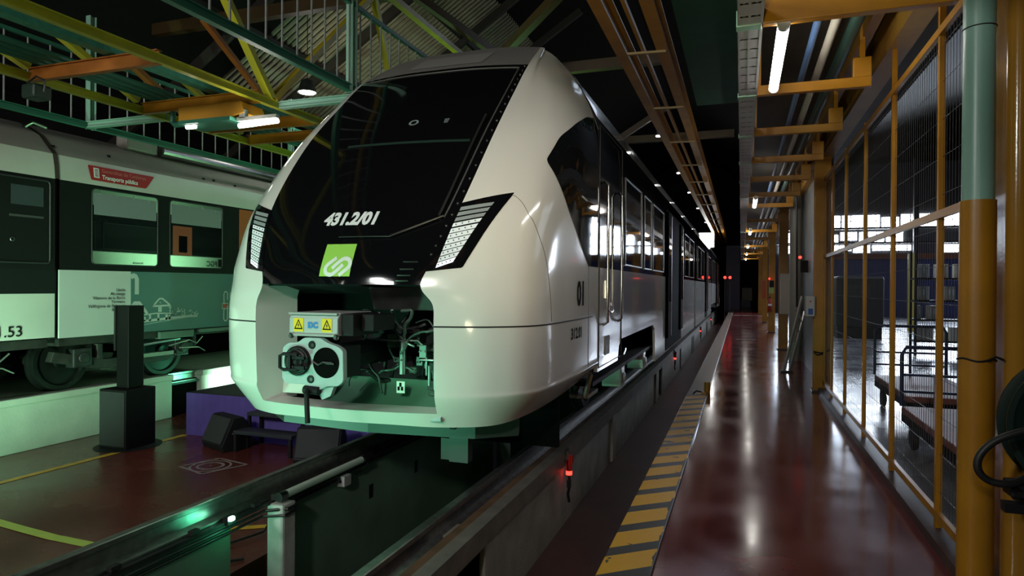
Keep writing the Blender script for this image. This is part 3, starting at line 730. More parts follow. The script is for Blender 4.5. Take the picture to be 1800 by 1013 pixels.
# plough and gear below the nose
M().prism([(-1.18, 4.95), (-.9, 4.72), (0, 4.62), (.9, 4.72), (1.18, 4.95), (1.14, 5.1), (0, 4.8), (-1.14, 5.1)], 'xy', .40, .56).build('plough', mat('plough_grey_green', (.03, .045, .04), .45), train).location.x = 0
bpy.data.objects['plough'].data.transform(Matrix.Translation((XC - 0 - train.location.x + (0), 0, 0)) if False else Matrix.Identity(4))
for v in bpy.data.objects['plough'].data.vertices: v.co.x += XC
M().box(XC + .55, XC + .72, 5.0, 5.1, .12, .42).box(XC + .45, XC + .6, 5.05, 5.12, .12, .3).build('plough_stay', mat('stay_grey', (.05, .06, .055), .5), train)
M().lathe((XC + .48, 4.70, .565), [(0, -.01), (.02, 0), (.02, .015), (0, .03)], 'z', 10).lathe((XC + .56, 4.71, .565), [(0, -.01), (.02, 0), (.02, .015), (0, .03)], 'z', 10).build('plough_bolts', steel, train)
M().box(XC - 1.25, XC + 1.3, 5.7, 5.76, .14, .60).build('light_shield', void, train)  # black plate added to keep green light off the axle boxes
# ---------------------------------------------------------------- car bodies behind the nose
SEC = [(1.47, .72), (1.47, 1.79), (1.468, 2.5), (1.46, 3.05), (1.445, 3.33), (1.36, 3.50), (1.2, 3.77), (1.0, 3.99), (.84, 4.09), (.44, 4.155), (0, 4.16)]
def side_panel(mb, s, y0, y1, i0, i1, off=0):
    P = SEC[i0:i1 + 1]; rows = [[(XC + s * (a + off), y, z) for a, z in P] for y in (y0, y1)]
    if s < 0: rows = rows[::-1]
    return mb.grid(rows)
def lower_side(mb, s, y0, y1, bogies):
    P = [(y0, 1.79), (y0, .72)]
    for a, b_ in bogies: P += [(a, .72), (a + .08, .88), (a + .22, .96), (b_ - .30, .96), (b_ - .08, .88), (b_, .72)]
    e = .32 if bogies or y0 > 20 else .72
    if not bogies: P[1] = (y0, e)
    P += ([(bogies[-1][1] + .05, e)] if bogies else []) + [(y1, e), (y1, 1.79)]
    n = len(P); X0, X1 = (XC + s * 1.47, XC + s * 1.43)
    return mb.prism(P, 'yz', min(X0, X1), max(X0, X1))
CARS = [(6.6, 21.2, [(7.75, 11.3)]), (22.0, 33.0, [(20.9, 22.05)][:0]), (33.8, 47.5, [(42.5, 46)])]
for (y0, y1, bg) in CARS:
    lo = M()
    for s in (1, -1): lower_side(lo, s, y0, y1, bg)
    lo.build('body_side', white, train)
    bd = M()
    for s in (1, -1): side_panel(bd, s, y0, y1, 1, 4)
    bd.build('window_band', black, train)
    ro = M()
    for s in (1, -1): side_panel(ro, s, y0, y1, 4, 8)
    ro.build('cantrail', white, train, True, auto=30)
    rt = M()
    for s in (1, -1): side_panel(rt, s, y0, y1, 8, 10)
    rt.build('roof', greyroof, train, True, auto=30)
    M().box(XC - 1.40, XC + 1.40, y0 + .1, y1 - .1, .55, .60).prism([(XC + a * .99, b_ - .01) for a, b_ in SEC] + [(XC - a * .99, b_ - .01) for a, b_ in SEC[::-1]], 'xz', y0 + .1, y0 + .14).prism([(XC + a * .99, b_ - .01) for a, b_ in SEC] + [(XC - a * .99, b_ - .01) for a, b_ in SEC[::-1]], 'xz', y1 - .14, y1 - .1).build('underframe', mattblack, train)
    for k in range(3):
        yy = y0 + 2.5 + k * (y1 - y0) * .27
        M().box(XC - .9, XC + .55, yy, yy + 2.4, 4.12, 4.36).box(XC + .3, XC + .6, yy + 2.5, yy + 2.9, 4.1, 4.3).build('roof_unit', darksteel, train, bevel=.03)
for y0 in (21.2, 33.0):
    M().box(XC - 1.2, XC + 1.2, y0, y0 + .8, .7, 3.7).build('gangway', rubber, train)
# windows of the band
for s in (1, -1):
    for a, b_ in ((8.15, 9.55), (9.85, 10.65), (10.85, 12.4), (17.2, 18.7), (18.9, 20.6), (22.6, 24.4), (24.7, 26.5), (30.0, 32.4), (34.4, 36.4), (36.7, 38.7), (42.3, 44.3)):
        zl = 1.87 if s > 0 else 2.36
        wn = M().box(XC + s * 1.468 - .012, XC + s * 1.468 + .012, a, b_, zl, 2.95).build('window', glass, train, bevel=.004)
        fr = M(); X = XC + s * 1.482
        for (p, q_) in (((X, a, zl), (X, b_, zl)), ((X, a, 2.95), (X, b_, 2.95)), ((X, a, zl), (X, a, 2.95)), ((X, b_, zl), (X, b_, 2.95))): fr.bar(p, q_, .012, .02, (s, 0, 0))
        fr.build('window_frame', mat('frame_black', (.02, .02, .02), .3), wn)
# cab door with its two long handrails, and the passenger doors
for s in (1, -1):
    X = XC + s * 1.475
    dr_ = M().tube([(X, 6.62, .76), (X, 6.62, 3.25), (X, 7.95, 3.25), (X, 7.95, .76)], .006, 6, closed=True).build('cab_door', mat('door_gap', (.02, .02, .02), .6), train)
    for y in (6.83, 7.67):
        h = M().tube([(X, y, 1.19), (X + s * .05, y, 1.22), (X + s * .05, y, 2.66), (X, y, 2.70)], .017, 10); h.build('handrail', brsteel, dr_, True)
    M().tube([(X, 6.98, 1.44), (X + s * .035, 6.99, 1.34), (X + s * .035, 7.10, 1.31), (X + s * .035, 7.22, 1.33), (X, 7.24, 1.42)], .011, 8).box(X - .01, X + .022 * 1, 7.0, 7.09, 1.47, 1.66).build('door_handle', brsteel, dr_)
    M().box(X - .012, X + .004, 6.95, 7.2, .86, 1.06).build('step_plate', mat('step_plate_grey', (.22, .2, .17), .5), dr_)
    for y0, y1 in (((12.9, 16.3) if s > 0 else (17.6, 19.4)), (27.4, 29.0), (39.3, 40.9)):
        bk = M().box(X - .02, X + .006, y0, y1, .36, 3.1).build('doorway', void, train)
        for a, b_ in ((y0 + .02, y0 + .62), (y1 - .62, y1 - .02)):
            lf = M().box(X - .0, X + .05 * s if s > 0 else X, a, b_, .6, 3.05) if s > 0 else M().box(X - .05, X, a, b_, .6, 3.05)
            lf = lf.build('door_leaf', void if s > 0 else redpaint, train, bevel=.01)
            M().box(X + s * .05 - .003, X + s * .05 + .003, a + .1, b_ - .1, 1.3, 2.8).build('door_window', glass, lf)
            if s > 0: M().box(X + .045, X + .055, b_ - .06, b_ - .01, .62, 3.0).build('door_edge', redpaint, lf)
# lettering and white band on the far side, mirrored in the older train's windows
Xl = XC - 1.474
M().box(Xl - .002, Xl + .004, 6.4, 21, 1.7, 2.30).build('side_band', white, train)
lettering('side_lettering', 'FGC', .20, lambda u, v, w: (Xl - .006, 14.25 - u, 2.06 + v), textblack, train, bold=.006)
lettering('side_lettering', 'Ferrocarrils', .06, lambda u, v, w: (Xl - .006, 11.9 - u, 2.05 + v), textblack, train, bold=.002)
M().box(Xl - .006, Xl - .002, 14.28, 14.46, 2.05, 2.26).build('side_emblem', textblack, train)
# bogies
def wheel(x, y, r, parent, s=1, m=None):
    w = M().lathe((x, y, r), [(0, .03 * s), (.09, .05 * s), (.1, .02 * s), (r - .09, .005 * s), (r - .07, .04 * s), (r - .005, .045 * s), (r, .03 * s), (r, -.05 * s), (r + .028, -.06 * s), (r + .028, -.09 * s), (r - .07, -.085 * s), (0, -.05 * s)], 'x', 40)
    return w.build('wheel', m or darksteel, parent, True, auto=35)
def bogie(y0, r=.41, wb=2.0):
    b = M(); b.box(XC - 1.12, XC + 1.12, y0 + wb / 2 - .2, y0 + wb / 2 + .2, .45, .62)
    for s in (1, -1): b.prism([(y0 - .35, .52), (y0 + .5, .40), (y0 + wb - .5, .40), (y0 + wb + .35, .52), (y0 + wb + .35, .66), (y0 + wb - .4, .58), (y0 + .4, .58), (y0 - .35, .66)], 'yz', XC + s * 1.09 - .06, XC + s * 1.09 + .06)
    bo = b.build('bogie', mattblack, train, bevel=.01)
    for y in (y0, y0 + wb):
        for s in (1, -1): wheel(XC + s * .87, y, r, bo, s)
        M().cyl((XC - 1.0, y, r), (XC + 1.0, y, r), .08, 14).build('axle', darksteel, bo)
        for s in (1, -1): M().box(XC + s * 1.27 - .13, XC + s * 1.27 + .13, y - .12, y + .12, r - .12, r + .16).cyl((XC + s * 1.40, y, r), (XC + s * 1.43, y, r), .07, 14).build('axle_box', alu, bo, bevel=.02)
    for s in (1, -1):
        M().tube([(XC + s * 1.2, y0 + .3, .34), (XC + s * 1.22, y0 + .8, .52), (XC + s * 1.2, y0 + 1.3, .66)], .03, 8).build('damper', steel, bo)
    return bo
for y0 in (8.55, 20.6, 32.4, 43.2): bogie(y0)
gb = M().box(XC + 1.15, XC + 1.35, 6.7, 7.2, .42, .46).bar((XC + 1.2, 6.9, .45), (XC + 1.3, 7.1, .8), .03, .06).bar((XC + 1.32, 6.7, .44), (XC + 1.4, 6.6, .7), .03, .05)
gb.build('sand_pipe', alu, train)
# marker lamps at the far end
M().cyl((XC + 1.2, 47.45, 2.1), (XC + 1.2, 47.56, 2.1), .08, 12).build('tail_lamp', redon, train)
# ---------------------------------------------------------------- the older train on the left track
OX, OC = -8.95, -10.42
old = root('railcar', (OC, 8, 0), 'older cream railcar with dark window band and teal picture vinyl', 'train')
def oslab(mb, P, a, b_): return mb.prism(P, 'xz', a, b_)
SECO = [(1.47, .82), (1.47, 1.77), (1.47, 3.03), (1.455, 3.20), (1.42, 3.38), (1.15, 3.66), (.75, 3.86), (0, 3.95)]
def opanel(mb, y0, y1, i0, i1, off=0, both=True):
    for s in ((1, -1) if both else (1,)):
        rows = [[(OC + s * (a + off), y, z) for a, z in SECO[i0:i1 + 1]] for y in (y0, y1)]
        mb.grid(rows if s > 0 else rows[::-1])
    return mb
for y0, y1 in ((-2, 6.44), (6.50, 26)):
    opanel(M(), y0, y1, 2, 4).build('cantrail', white2, old, True, auto=30)
    opanel(M(), y0, y1, 4, 7).build('roof_fairing', fairing, old, True, auto=30)
    M().box(OC - 1.4, OC + 1.4, y0 + .05, y1 - .05, .70, .82).build('underframe', grime, old)
opanel(M(), 6.50, 26, 1, 2).build('window_band', mat('band_black', (.008, .009, .009), .55, spec=.15), old)
opanel(M(), 6.50, 26, 0, 1).build('body_side', teal, old)
opanel(M(), -2, 6.44, 1, 2).build('door_band', mat('band_dark', (.008, .009, .009), .5, spec=.2), old)
up = M(); up.box(OX - .03, OX, -2, 6.44, 1.445, 1.77); up.build('dark_side', mat('side_dark', (.010, .012, .012), .5, spec=.2), old)
lowp = M().box(OX - .03, OX, -2, 6.44, .84, 1.445); lowp = lowp.build('lower_side', white2, old)
M().prism([(OC + a * .97, b_ * .985) for a, b_ in SECO] + [(OC - a * .97, b_ * .985) for a, b_ in SECO[::-1]], 'xz', 6.40, 6.54).build('gangway', rubber, old)
rb_ = M(); rows = [[(OC + a * 1.004, y, z * 1.002) for a, z in SECO[2:7]] for y in (6.44, 6.50)]; rb_.grid(rows); rb_.build('roof_joint', mat('joint_brown', (.06, .04, .03), .5), old)
M().box(OX - .02, OX + .004, 6.50, 7.63, .82, 1.775).build('white_panel', panelgrey, old)
M().box(OX - .02, OX + .0035, 7.63, 26, .82, 1.775).build('teal_panel', teal, old)
def otext(name, t, size, y, z, m, p, **k): return lettering(name, t, size, lambda u, v, w: (OX + .0085, y + u, z + v), m, p, **k)
wp = bpy.data.objects['white_panel']; tp = bpy.data.objects['teal_panel']
otext('unit_number', '331.53', .20, 5.47, .885, textblack, lowp, bold=.001)
for i, t in enumerate(('Lleida', 'Alcoletge', 'Vilanova de la Barca', 'Térmens', 'Vallfogona de Balaguer', 'Balaguer')):
    otext('station_name', t, .066, 7.53, 1.47 - i * .060, textblack, wp, align='RIGHT')
art = M(); X = OX + .006
def flat(P): art.poly([(X, y, z) for y, z in P])
def stroke(P, w, mb=None):
    mb = mb or art; L = []; R = []
    for i, p in enumerate(P):
        d = (Vector(P[min(i + 1, len(P) - 1)]) - Vector(P[max(i - 1, 0)])).normalized(); n = Vector((-d.y, d.x)) * w / 2
        L.append((X, p[0] + n.x, p[1] + n.y)); R.append((X, p[0] - n.x, p[1] - n.y))
    mb.grid([L, R])
stroke([(7.63, 1.68), (7.65, 1.70), (7.68, 1.715), (7.715, 1.70), (7.735, 1.66), (7.735, 1.42)], .075)
stroke([(7.62, 1.20), (7.70, 1.29), (7.78, 1.29), (7.93, 1.11)], .05); stroke([(7.66, 1.24), (7.64, 1.20), (7.63, 1.17)], .04)
stroke([(7.735, 1.27), (7.735, .93), (7.70, .87)], .07); stroke([(7.82, 1.16), (7.82, .98)], .02)
stroke([(7.84, 1.09), (8.10, 1.11), (8.45, 1.095)], .02); stroke([(7.74, .985), (8.2, 1.01), (8.6, 1.03), (8.95, 1.035)], .04); stroke([(7.8, .93), (8.3, .98), (8.9, 1.03)], .008)
for y, h in ((7.88, .07), (7.98, .11), (8.14, .11), (8.30, .11), (8.36, .08)): stroke([(y, .99), (y, .99 + h)], .04)
stroke([(8.04, 1.23), (8.16, 1.345), (8.22, 1.345), (8.36, 1.245)], .03); stroke([(8.03, 1.225), (8.38, 1.232)], .03)
stroke([(8.17, 1.22), (8.17, 1.13)], .07); flat([(8.165, 1.27), (8.185, 1.27), (8.185, 1.29), (8.165, 1.29)])
rng = random.Random(4)
for k in range(46):
    y = rng.uniform(8.35, 8.95); z = 1.03 + rng.uniform(0, 1) * max(.02, .16 - (y - 8.35) * .16); stroke([(y, z), (y + rng.uniform(-.04, .05), z + rng.uniform(-.03, .05))], rng.uniform(.008, .02))
art.build('station_drawing', mat('drawing_grey', (.50, .53, .52), .4), tp)
lo_ = M()
stroke([(9.60, 1.22), (9.57, 1.24), (9.565, 1.40), (9.59, 1.45), (9.63, 1.45), (9.655, 1.42), (9.655, 1.30)], .022, lo_)
stroke([(9.58, 1.14), (9.565, 1.10), (9.565, .95), (9.59, .915), (9.63, .915), (9.655, .95), (9.655, 1.18)], .022, lo_)
stroke([(9.53, 1.14), (9.53, 1.235), (9.67, 1.235), (9.67, 1.14), (9.52, 1.14)], .014, lo_)
lo_.build('line_emblem', mat('emblem_grey', (.5, .55, .53), .4), tp)
M().box(OX, OX + .006, 9.55, 9.65, 1.15, 1.225).build('emblem_square', redpaint, tp)
otext('line_name', 'Lleida', .17, 9.70, 1.32, mat('lettering_pale', (.5, .55, .53), .4), tp, xs=.85)
otext('line_name', 'la Noguera', .06, 9.70, 1.25, mat('lettering_pale', (.5, .55, .53), .4), tp)
otext('line_name', 'Balaguer', .17, 9.70, 1.09, mat('lettering_pale', (.5, .55, .53), .4), tp, xs=.85)
# sticker on the cantrail
ST = M(); pt = lambda y, z: (OC + 1.462 - max(0, z - 3.2) * .19 + .008, y, z)
sk_ = rpoly([(6.93, 3.315), (8.07, 3.315), (7.90, 3.10), (6.97, 3.10)], .02, 3)
ST.poly([pt(*p) for p in sk_]); ST = ST.build('transport_sticker', red, old)
fl = lambda y0, z0: (lambda u, v, w: (pt(y0 + u, z0 + v)[0] + .004, y0 + u, z0 + v))
lettering('sticker_text', 'Generalitat de Catalunya', .078, fl(7.14, 3.232), redtext, ST, xs=.97)
lettering('sticker_text', 'Transports públics', .088, fl(7.14, 3.135), textwhite, ST, bold=.002, xs=.92)
sh = M()
P = [(7.01, 3.285), (7.10, 3.285), (7.10, 3.14), (7.01, 3.14)]; sh.grid([[Vector(pt(*p)) + Vector((.004, 0, 0)) for p in P + P[:1]], [Vector(pt(7.055 + (p[0] - 7.055) * .55, 3.2125 + (p[1] - 3.2125) * .72)) + Vector((.004, 0, 0)) for p in P + P[:1]]])
for y in (7.04, 7.055, 7.07): sh.poly([Vector(pt(a, b_)) + Vector((.004, 0, 0)) for a, b_ in ((y - .004, 3.17), (y + .004, 3.17), (y + .004, 3.255), (y - .004, 3.255))])
sh.build('sticker_shield', textwhite, ST)
# windows: pale blind box above, dark glass with the new train mirrored in it
oglass = mat('old_window_glass', (.008, .010, .010), .02, coat=1)
oglass.node_tree.nodes['Principled BSDF'].inputs['IOR'].default_value = 2.3
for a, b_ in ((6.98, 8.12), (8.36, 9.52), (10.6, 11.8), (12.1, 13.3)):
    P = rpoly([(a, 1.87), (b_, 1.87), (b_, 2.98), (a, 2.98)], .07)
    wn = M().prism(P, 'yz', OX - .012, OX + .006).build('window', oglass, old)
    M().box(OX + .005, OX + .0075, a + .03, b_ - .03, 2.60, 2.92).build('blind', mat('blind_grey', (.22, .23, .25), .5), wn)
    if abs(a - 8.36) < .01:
        M().box(OX + .005, OX + .0072, a + .06, a + .46, 2.07, 2.56).build('reflected_door', mat('reflection_red', (.30, .045, .012), .5), wn); M().box(OX + .0055, OX + .0076, a + .18, a + .36, 2.12, 2.40).build('reflected_pane', void, wn)  # orange reflection with its dark pane, laid as colour on the opaque glass
    dk = M()
    for k in range(4): y = a + .12 + k * (b_ - a - .2) / 3.3; dk.box(OX + .005, OX + .009, y - .008, y + .008, 2.885 if k % 2 else 2.90, 2.915 if k % 2 else 2.955)
    dk.build('blind_fixing', steel, wn)
    fr = M().tube([(OX + .006, y, z) for y, z in P], .009, 6, closed=True); fr.build('window_seal', mat('seal_dark', (.02, .022, .022), .5), wn)
M().box(OX - .02, OX + .006, 9.95, 10.4, .9, 3.0).build('orange_door', mat('orange_door', (.42, .09, .02), .4), old)
# driver's door at the front
dP = rpoly([(5.2, 1.86), (6.37, 1.86), (6.37, 2.98), (5.2, 2.98)], .06)
dd = M().tube([(OX + .004, y, z) for y, z in dP], .012, 6, closed=True).build('cab_door', mat('door_seal', (.03, .032, .032), .4), old)
M().box(OX - .004, OX + .004, 5.86, 6.28, 2.62, 2.88).build('door_window', mat('door_pane', (.05, .065, .07), .2), dd)
M().box(OX - .004, OX + .006, 5.84, 6.28, 2.46, 2.49).build('door_ledge', mat('ledge_grey', (.06, .06, .06), .5), dd)
M().lathe((OX + .004, 5.88, 2.16), [(.018, 0), (.026, .004), (.03, 0)], 'x', 16).build('door_lock', steel, dd)
# roof details
for y, z in ((6.52, 3.50), (7.4, 3.53), (9.2, 3.46), (9.45, 3.47), (9.95, 3.44)): M().cb((OC + 1.36 - (z - 3.44) * .9, y, z + .003), (.03, .05, .04)).build('roof_vent', mattblack, old, bevel=.008)
M().box(OC + .75, OC + 1.0, 7.95, 8.55, 3.78, 4.02).build('roof_cowl', fairing, old, bevel=.03)
M().cyl((OC + 1.0, 8.6, 3.86), (OC + 1.0, 14, 3.86), .09, 14).build('roof_pipe', steel, old)
M().tube([(OC + 1.05, 6.3, 3.75), (OC + 1.06, 6.4, 3.83), (OC + 1.05, 6.6, 3.80)], .03, 8).build('roof_hook', steel, old)
# running gear
OXW = -9.56
def oldbogie(y0, wb):
    b = M().prism([(y0 - .45, .48), (y0 + .3, .30), (y0 + wb - .3, .30), (y0 + wb + .35, .50), (y0 + wb + .3, .60), (y0 + wb - .3, .44), (y0 + .4, .44), (y0 - .4, .62)], 'yz', OX - .28, OX - .16)
    bo = b.build('bogie', grime, old, bevel=.01)
    for y in (y0, y0 + wb):
        wheel(OXW, y, .42, bo, 1, mat('wheel_steel', (.014, .015, .014), .45, metal=.5, var=.3, vs=8)); M().cyl((OXW - 1.7, y, .42), (OXW, y, .42), .08, 12).build('axle', grime, bo); wheel(OXW - 1.72, y, .42, bo, -1)
        M().box(OX - .3, OX - .12, y - .14, y + .14, .36, .64).cyl((OX - .12, y, .5), (OX - .08, y, .5), .08, 12).build('axle_box', darksteel, bo, bevel=.02)
        M().cyl((OX - .22, y + .3, .46), (OX - .22, y + .3, .68), .07, 14).build('spring', grime, bo)
    M().tube([(OX - .1, y0 + .5, .62), (OX - .08, y0 + wb * .5, .60), (OX - .08, y0 + wb - .1, .66)], .02, 8).box(OX - .2, OX - .1, y0 + .7, y0 + wb - .2, .40, .46).build('brake_pipe', mat('pipe_grey', (.3, .32, .3), .35, metal=.6), bo)
    M().tube([(OX - .1, y0 + wb - .3, .55), (OX - .07, y0 + wb + .1, .62), (OX - .06, y0 + wb + .25, .55), (OX - .08, y0 + wb + .4, .66)], .012, 6).tube([(OX - .09, y0 + wb - .1, .5), (OX - .06, y0 + wb + .3, .48), (OX - .07, y0 + wb + .45, .40)], .01, 6).build('brake_hose', mat('pipe_grey', (.3, .32, .3), .35, metal=.6), bo)
oldbogie(6.95, 1.8); oldbogie(3.6, 1.9)
bpy.data.objects['bogie'].data
M().box(OX - .14, OX - .02, 8.2, 8.9, .68, .80).box(OX - .1, OX, 9.0, 14, .74, .80).build('under_box', mat('under_green', (.10, .16, .13), .4), old, bevel=.01)

# ---------------------------------------------------------------- stage, monitors, steps, column loudspeaker
stg = root('stage', (-6.5, 8, -.76), 'low stage with a purple cloth front, behind the new train', 'stage')
M().box(-8.14, -4.4, 7.95, 11.5, -.15, -.10).build('deck', stagetop, stg)
sk2 = M(); n = 90
rows = [[(-8.14 + 3.74 * i / n, 7.935 + .006 * sin(i * 1.9) * (1 if r_ else .2), z) for i in range(n + 1)] for r_, z in ((0, -.102), (1, -.45), (2, -.757))]
sk2.grid(rows); rows = [[(-8.145 + .006 * sin(i * 1.7), 7.94 + 3.5 * i / n, z) for i in range(n + 1)] for z in (-.757, -.102)]; sk2.grid(rows)
sk2.build('cloth_front', purple, stg, True)
def wedge(loc, rz, label):
    r = root('stage_monitor', loc, label, 'speaker', 'wedge monitors by the stage'); r.rotation_euler.z = R_(rz)
    L = [(-.19, 0), (.20, 0), (.22, .08), (.05, .46), (-.10, .46), (-.20, .30)]
    def lo(mb, n, m, **k):
        o = mb.build(n, m, None, **k); o.parent = r; return o
    lo(M().prism(L, 'yz', -.30, .30), 'cabinet', mattblack, bevel=.015)
    lo(M().prism([(.215, .11), (.06, .445), (.075, .45), (.23, .115)], 'yz', -.27, .27), 'speaker_grille', mat('grille_mesh', (.03, .03, .032), .55, bump=.5, bs=400))
    lo(M().tube([(-.302, -.05, .18), (-.32, -.04, .19), (-.32, .06, .24), (-.302, .07, .245)], .01, 6), 'handle', darksteel)
    lo(M().lathe((.31, .0, .2), [(0, 0), (.012, 0), (.012, .01), (0, .01)], 'x', 10), 'socket', steel)
    return r
wedge((-7.0, 7.55, -.76), 160, 'black wedge speaker in front of the purple stage, left of the steps')
wedge((-5.25, 7.35, -.76), 200, 'black wedge speaker right of the steps, by the rail')
stp = root('step_unit', (-6.2, 7.75, -.76), 'black two-tread step unit in front of the stage', 'steps')
def lo2(mb, n, m, **k): return mb.build(n, m, stp, **k)
for (y0, y1, z) in ((7.35, 7.62, -.46), (7.62, 7.92, -.25)):
    lo2(M().box(-6.70, -5.72, y0, y1, z - .05, z), 'tread', mat('tread_black', (.02, .022, .03), .5), bevel=.006)
for x in (-6.67, -5.75):
    for y, z in ((7.37, -.51), (7.60, -.51), (7.89, -.30), (7.64, -.30)): lo2(M().bar((x, y, -.76), (x, y, z), .04, .04), 'leg', mattblack)
tot = root('column_speaker', (-8.40, 7.1, -.76), 'tall black column loudspeaker on a square bass box', 'speaker')
M().box(-8.66, -8.15, 6.88, 7.38, -.76, .08).build('bass_box', mat('bass_black', (.005, .005, .0055), .6, spec=.2), tot, bevel=.012)
M().box(-8.64, -8.17, 6.87, 6.88, -.72, .05).build('bass_grille', mat('grille_mesh2', (.02, .02, .022), .6, bump=.4, bs=300), tot)
M().box(-8.50, -8.27, 7.02, 7.28, .08, 1.27).build('column', mat('column_black', (.004, .004, .0045), .55, spec=.2), tot, bevel=.01)
M().box(-8.53, -8.50, 7.0, 7.26, .62, 1.27).build('column_cap', mat('cap_black', (.012, .012, .012), .5), tot)
M().box(-8.515, -8.50, 7.05, 7.2, .1, .62).build('column_strip', mat('strip_blue', (.03, .06, .08), .3), tot)
M().cyl((-8.38, 7.12, -.758), (-8.38, 7.12, -.755), .44, 30).build('foot_plate', mattblack, tot)

# ---------------------------------------------------------------- gallery between the tracks at roof height
GZ = 3.89
def girder(x, name, label, m, y0=-4, y1=40):
    r = root(name, (x, 6, GZ), label, 'girder')
    M().ibeam((x, y0, GZ), (x, y1, GZ), .075, .095, .012).build('bottom_chord', m, r)
    return r
g1 = girder(-5.63, 'truss_girder', 'lime truss girder with slanting web bars, nearer the new train', lime)
g2 = girder(-7.52, 'truss_girder', 'lime truss girder above the older train', lime)
for k, (p, q_) in enumerate(((( -5.63, 6.80, 3.95), (-5.63, 5.3, 5.75)), ((-5.63, 6.84, 3.95), (-5.63, 9.4, 6.45)), ((-5.63, 10.3, 3.95), (-5.63, 9.15, 6.4)), ((-5.63, 10.4, 3.95), (-5.63, 13.0, 6.45)), ((-5.63, 3.2, 3.95), (-5.63, 5.2, 5.75)))):
    M().bar(p, q_, .10, .08).build('web_bar', lime if k != 1 else mat('mustard_steel', (.42, .33, .02), .42, var=.15, vs=4), g1)
M().bar((-5.75, 6.95, 3.95), (-5.75, 9.5, 6.45), .10, .07).build('web_bar', mat('ochre_steel', (.30, .20, .015), .45, var=.2, vs=4), g1)
M().box(-5.69, -5.57, -4, 34, 6.42, 6.52).build('top_chord', mat('ochre_steel', (.30, .20, .015), .45), g1)
for p, q_, m in (((-7.52, 6.1, 4.6), (-7.52, 7.3, 4.0), yellow), ((-7.52, 5.2, 4.6), (-7.52, 6.5, 4.0), lime), ((-7.52, 2.5, 5.0), (-7.52, 5.1, 4.0), lime), ((-7.52, 7.0, 4.6), (-7.52, 8.4, 4.0), lime), ((-7.52, 7.6, 5.5), (-7.52, 8.9, 4.7), orange)):
    M().bar(p, q_, .09, .07).build('web_bar', m, g2)
M().bar((-7.52, -4, 5.6), (-7.52, 34, 5.6), .1, .1).build('top_chord', mat('dark_ochre', (.10, .07, .02), .5), g2)
cbl = ['rust-orange cross beam nearest the camera, upper left', 'ochre cross beam above the orange lamp box', 'third cross beam, just beyond the orange lamp box', 'fourth cross beam, by the windscreen edge', 'farthest cross beam of the gallery']
for i, (y, m) in enumerate(((5.12, orange), (6.58, yellow), (7.75, yellow), (8.55, yellow), (10.4, yellow))):
    o = M().ibeam((-7.52, y, GZ + .02), (-5.63, y, GZ + .02), .07, .15, .012, ).build('cross_beam', m); tag(o, cbl[i], 'beam', 'cross beams of the gallery')
o = M().ibeam((-9.0, 6.95, GZ), (-7.5, 6.95, GZ), .09, .09).build('cross_beam', mint); tag(o, 'mint cross beam over the older train', 'beam', 'cross beams of the gallery')
o = M().ibeam((-5.63, 6.95, GZ), (-4.33, 6.95, GZ), .09, .09).build('cross_beam', mint); tag(o, 'mint cross beam reaching to the windscreen', 'beam', 'cross beams of the gallery')
def railing(x, label, y0, y1, step, post):
    r = root('railing', (x, y0, GZ), label, 'railing')
    M().ibeam((x, y0, GZ), (x, y1, GZ), .07, .09, .012).build('bottom_rail', gsteel, r)
    M().bar((x, y0, GZ + 1.0), (x, y1, GZ + 1.0), .05, .05).build('top_rail', gsteel, r)
    b0 = None; k = 0; y = y0 + .1
    while y < y1:
        if b0 is None: b0 = M().cyl((x, y, GZ + .04), (x, y, GZ + .98), .011, 8).build('baluster', mat('baluster_grey', (.22, .23, .22), .5), r); yb = y; o = b0
        else: o = b0.copy(); COL.objects.link(o); o.location.y = y - yb
        y += step
    for yy in post: M().ibeam((x, yy, GZ - .05), (x, yy, GZ + 1.6), .09, .10, .01).build('post', mint, r)
    return r
railing(-4.33, 'green railing along the near gallery edge, above the new train', 2.0, 14.0, .235, (6.62, 10.6))
railing(-9.0, 'green railing along the far gallery edge, above the older train', 3.6, 18.0, .30, (7.0, 11.5))
pp = root('pipe_bundle', (-6.6, 6, 3.8), 'green pipes running along under the gallery', 'pipes')
M().box(-6.36, -6.22, -3, 30, 4.00, 4.13).build('beam', mat('teal_beam', (.04, .24, .16), .5, var=.3, vs=12), pp)
for x, z, r_ in ((-6.98, 4.04, .03), (-7.12, 4.035, .03), (-7.25, 4.03, .025), (-7.36, 4.03, .025)):
    M().cyl((x, -3, z), (x, 30, z), r_, 12).build('pipe', gsteel, pp, True, auto=40)
bx_ = root('lamp_box', (-6.6, 6.95, 3.75), 'orange box with a green underside hung from the gallery', 'box')
M().prism([(-6.68, 3.61), (-6.68, 3.81), (-5.72, 3.81), (-5.66, 3.66), (-5.98, 3.61)], 'xz', 6.36, 6.76).build('housing', mat('orange_box', (.50, .24, .02), .45, var=.12, vs=4), bx_, bevel=.01)
M().box(-6.60, -5.80, 6.28, 6.70, 3.565, 3.61).build('underside', gsteel, bx_)
M().tube([(-7.02, 6.6, 3.86), (-7.03, 6.6, 3.70), (-6.98, 6.6, 3.66), (-6.66, 6.6, 3.66)], .035, 8).build('pipe_elbow', gsteel, bx_)
gt = root('gallery_light', (-5.9, 6.9, 3.7), 'lit tube lamp beside the orange lamp box', 'light')
M().cyl((-5.76, 6.4, 3.515), (-5.20, 6.4, 3.535), .03, 16).build('tube', tubeon, gt)
M().box(-5.78, -5.2, 6.37, 6.43, 3.565, 3.61).box(-5.74, -5.66, 6.37, 6.43, 3.60, 3.7).build('holder', alu, gt)
sl_ = root('spot_lamp', (-6.95, 6.8, 3.68), 'small lit lamp under the left end of the orange box', 'light')
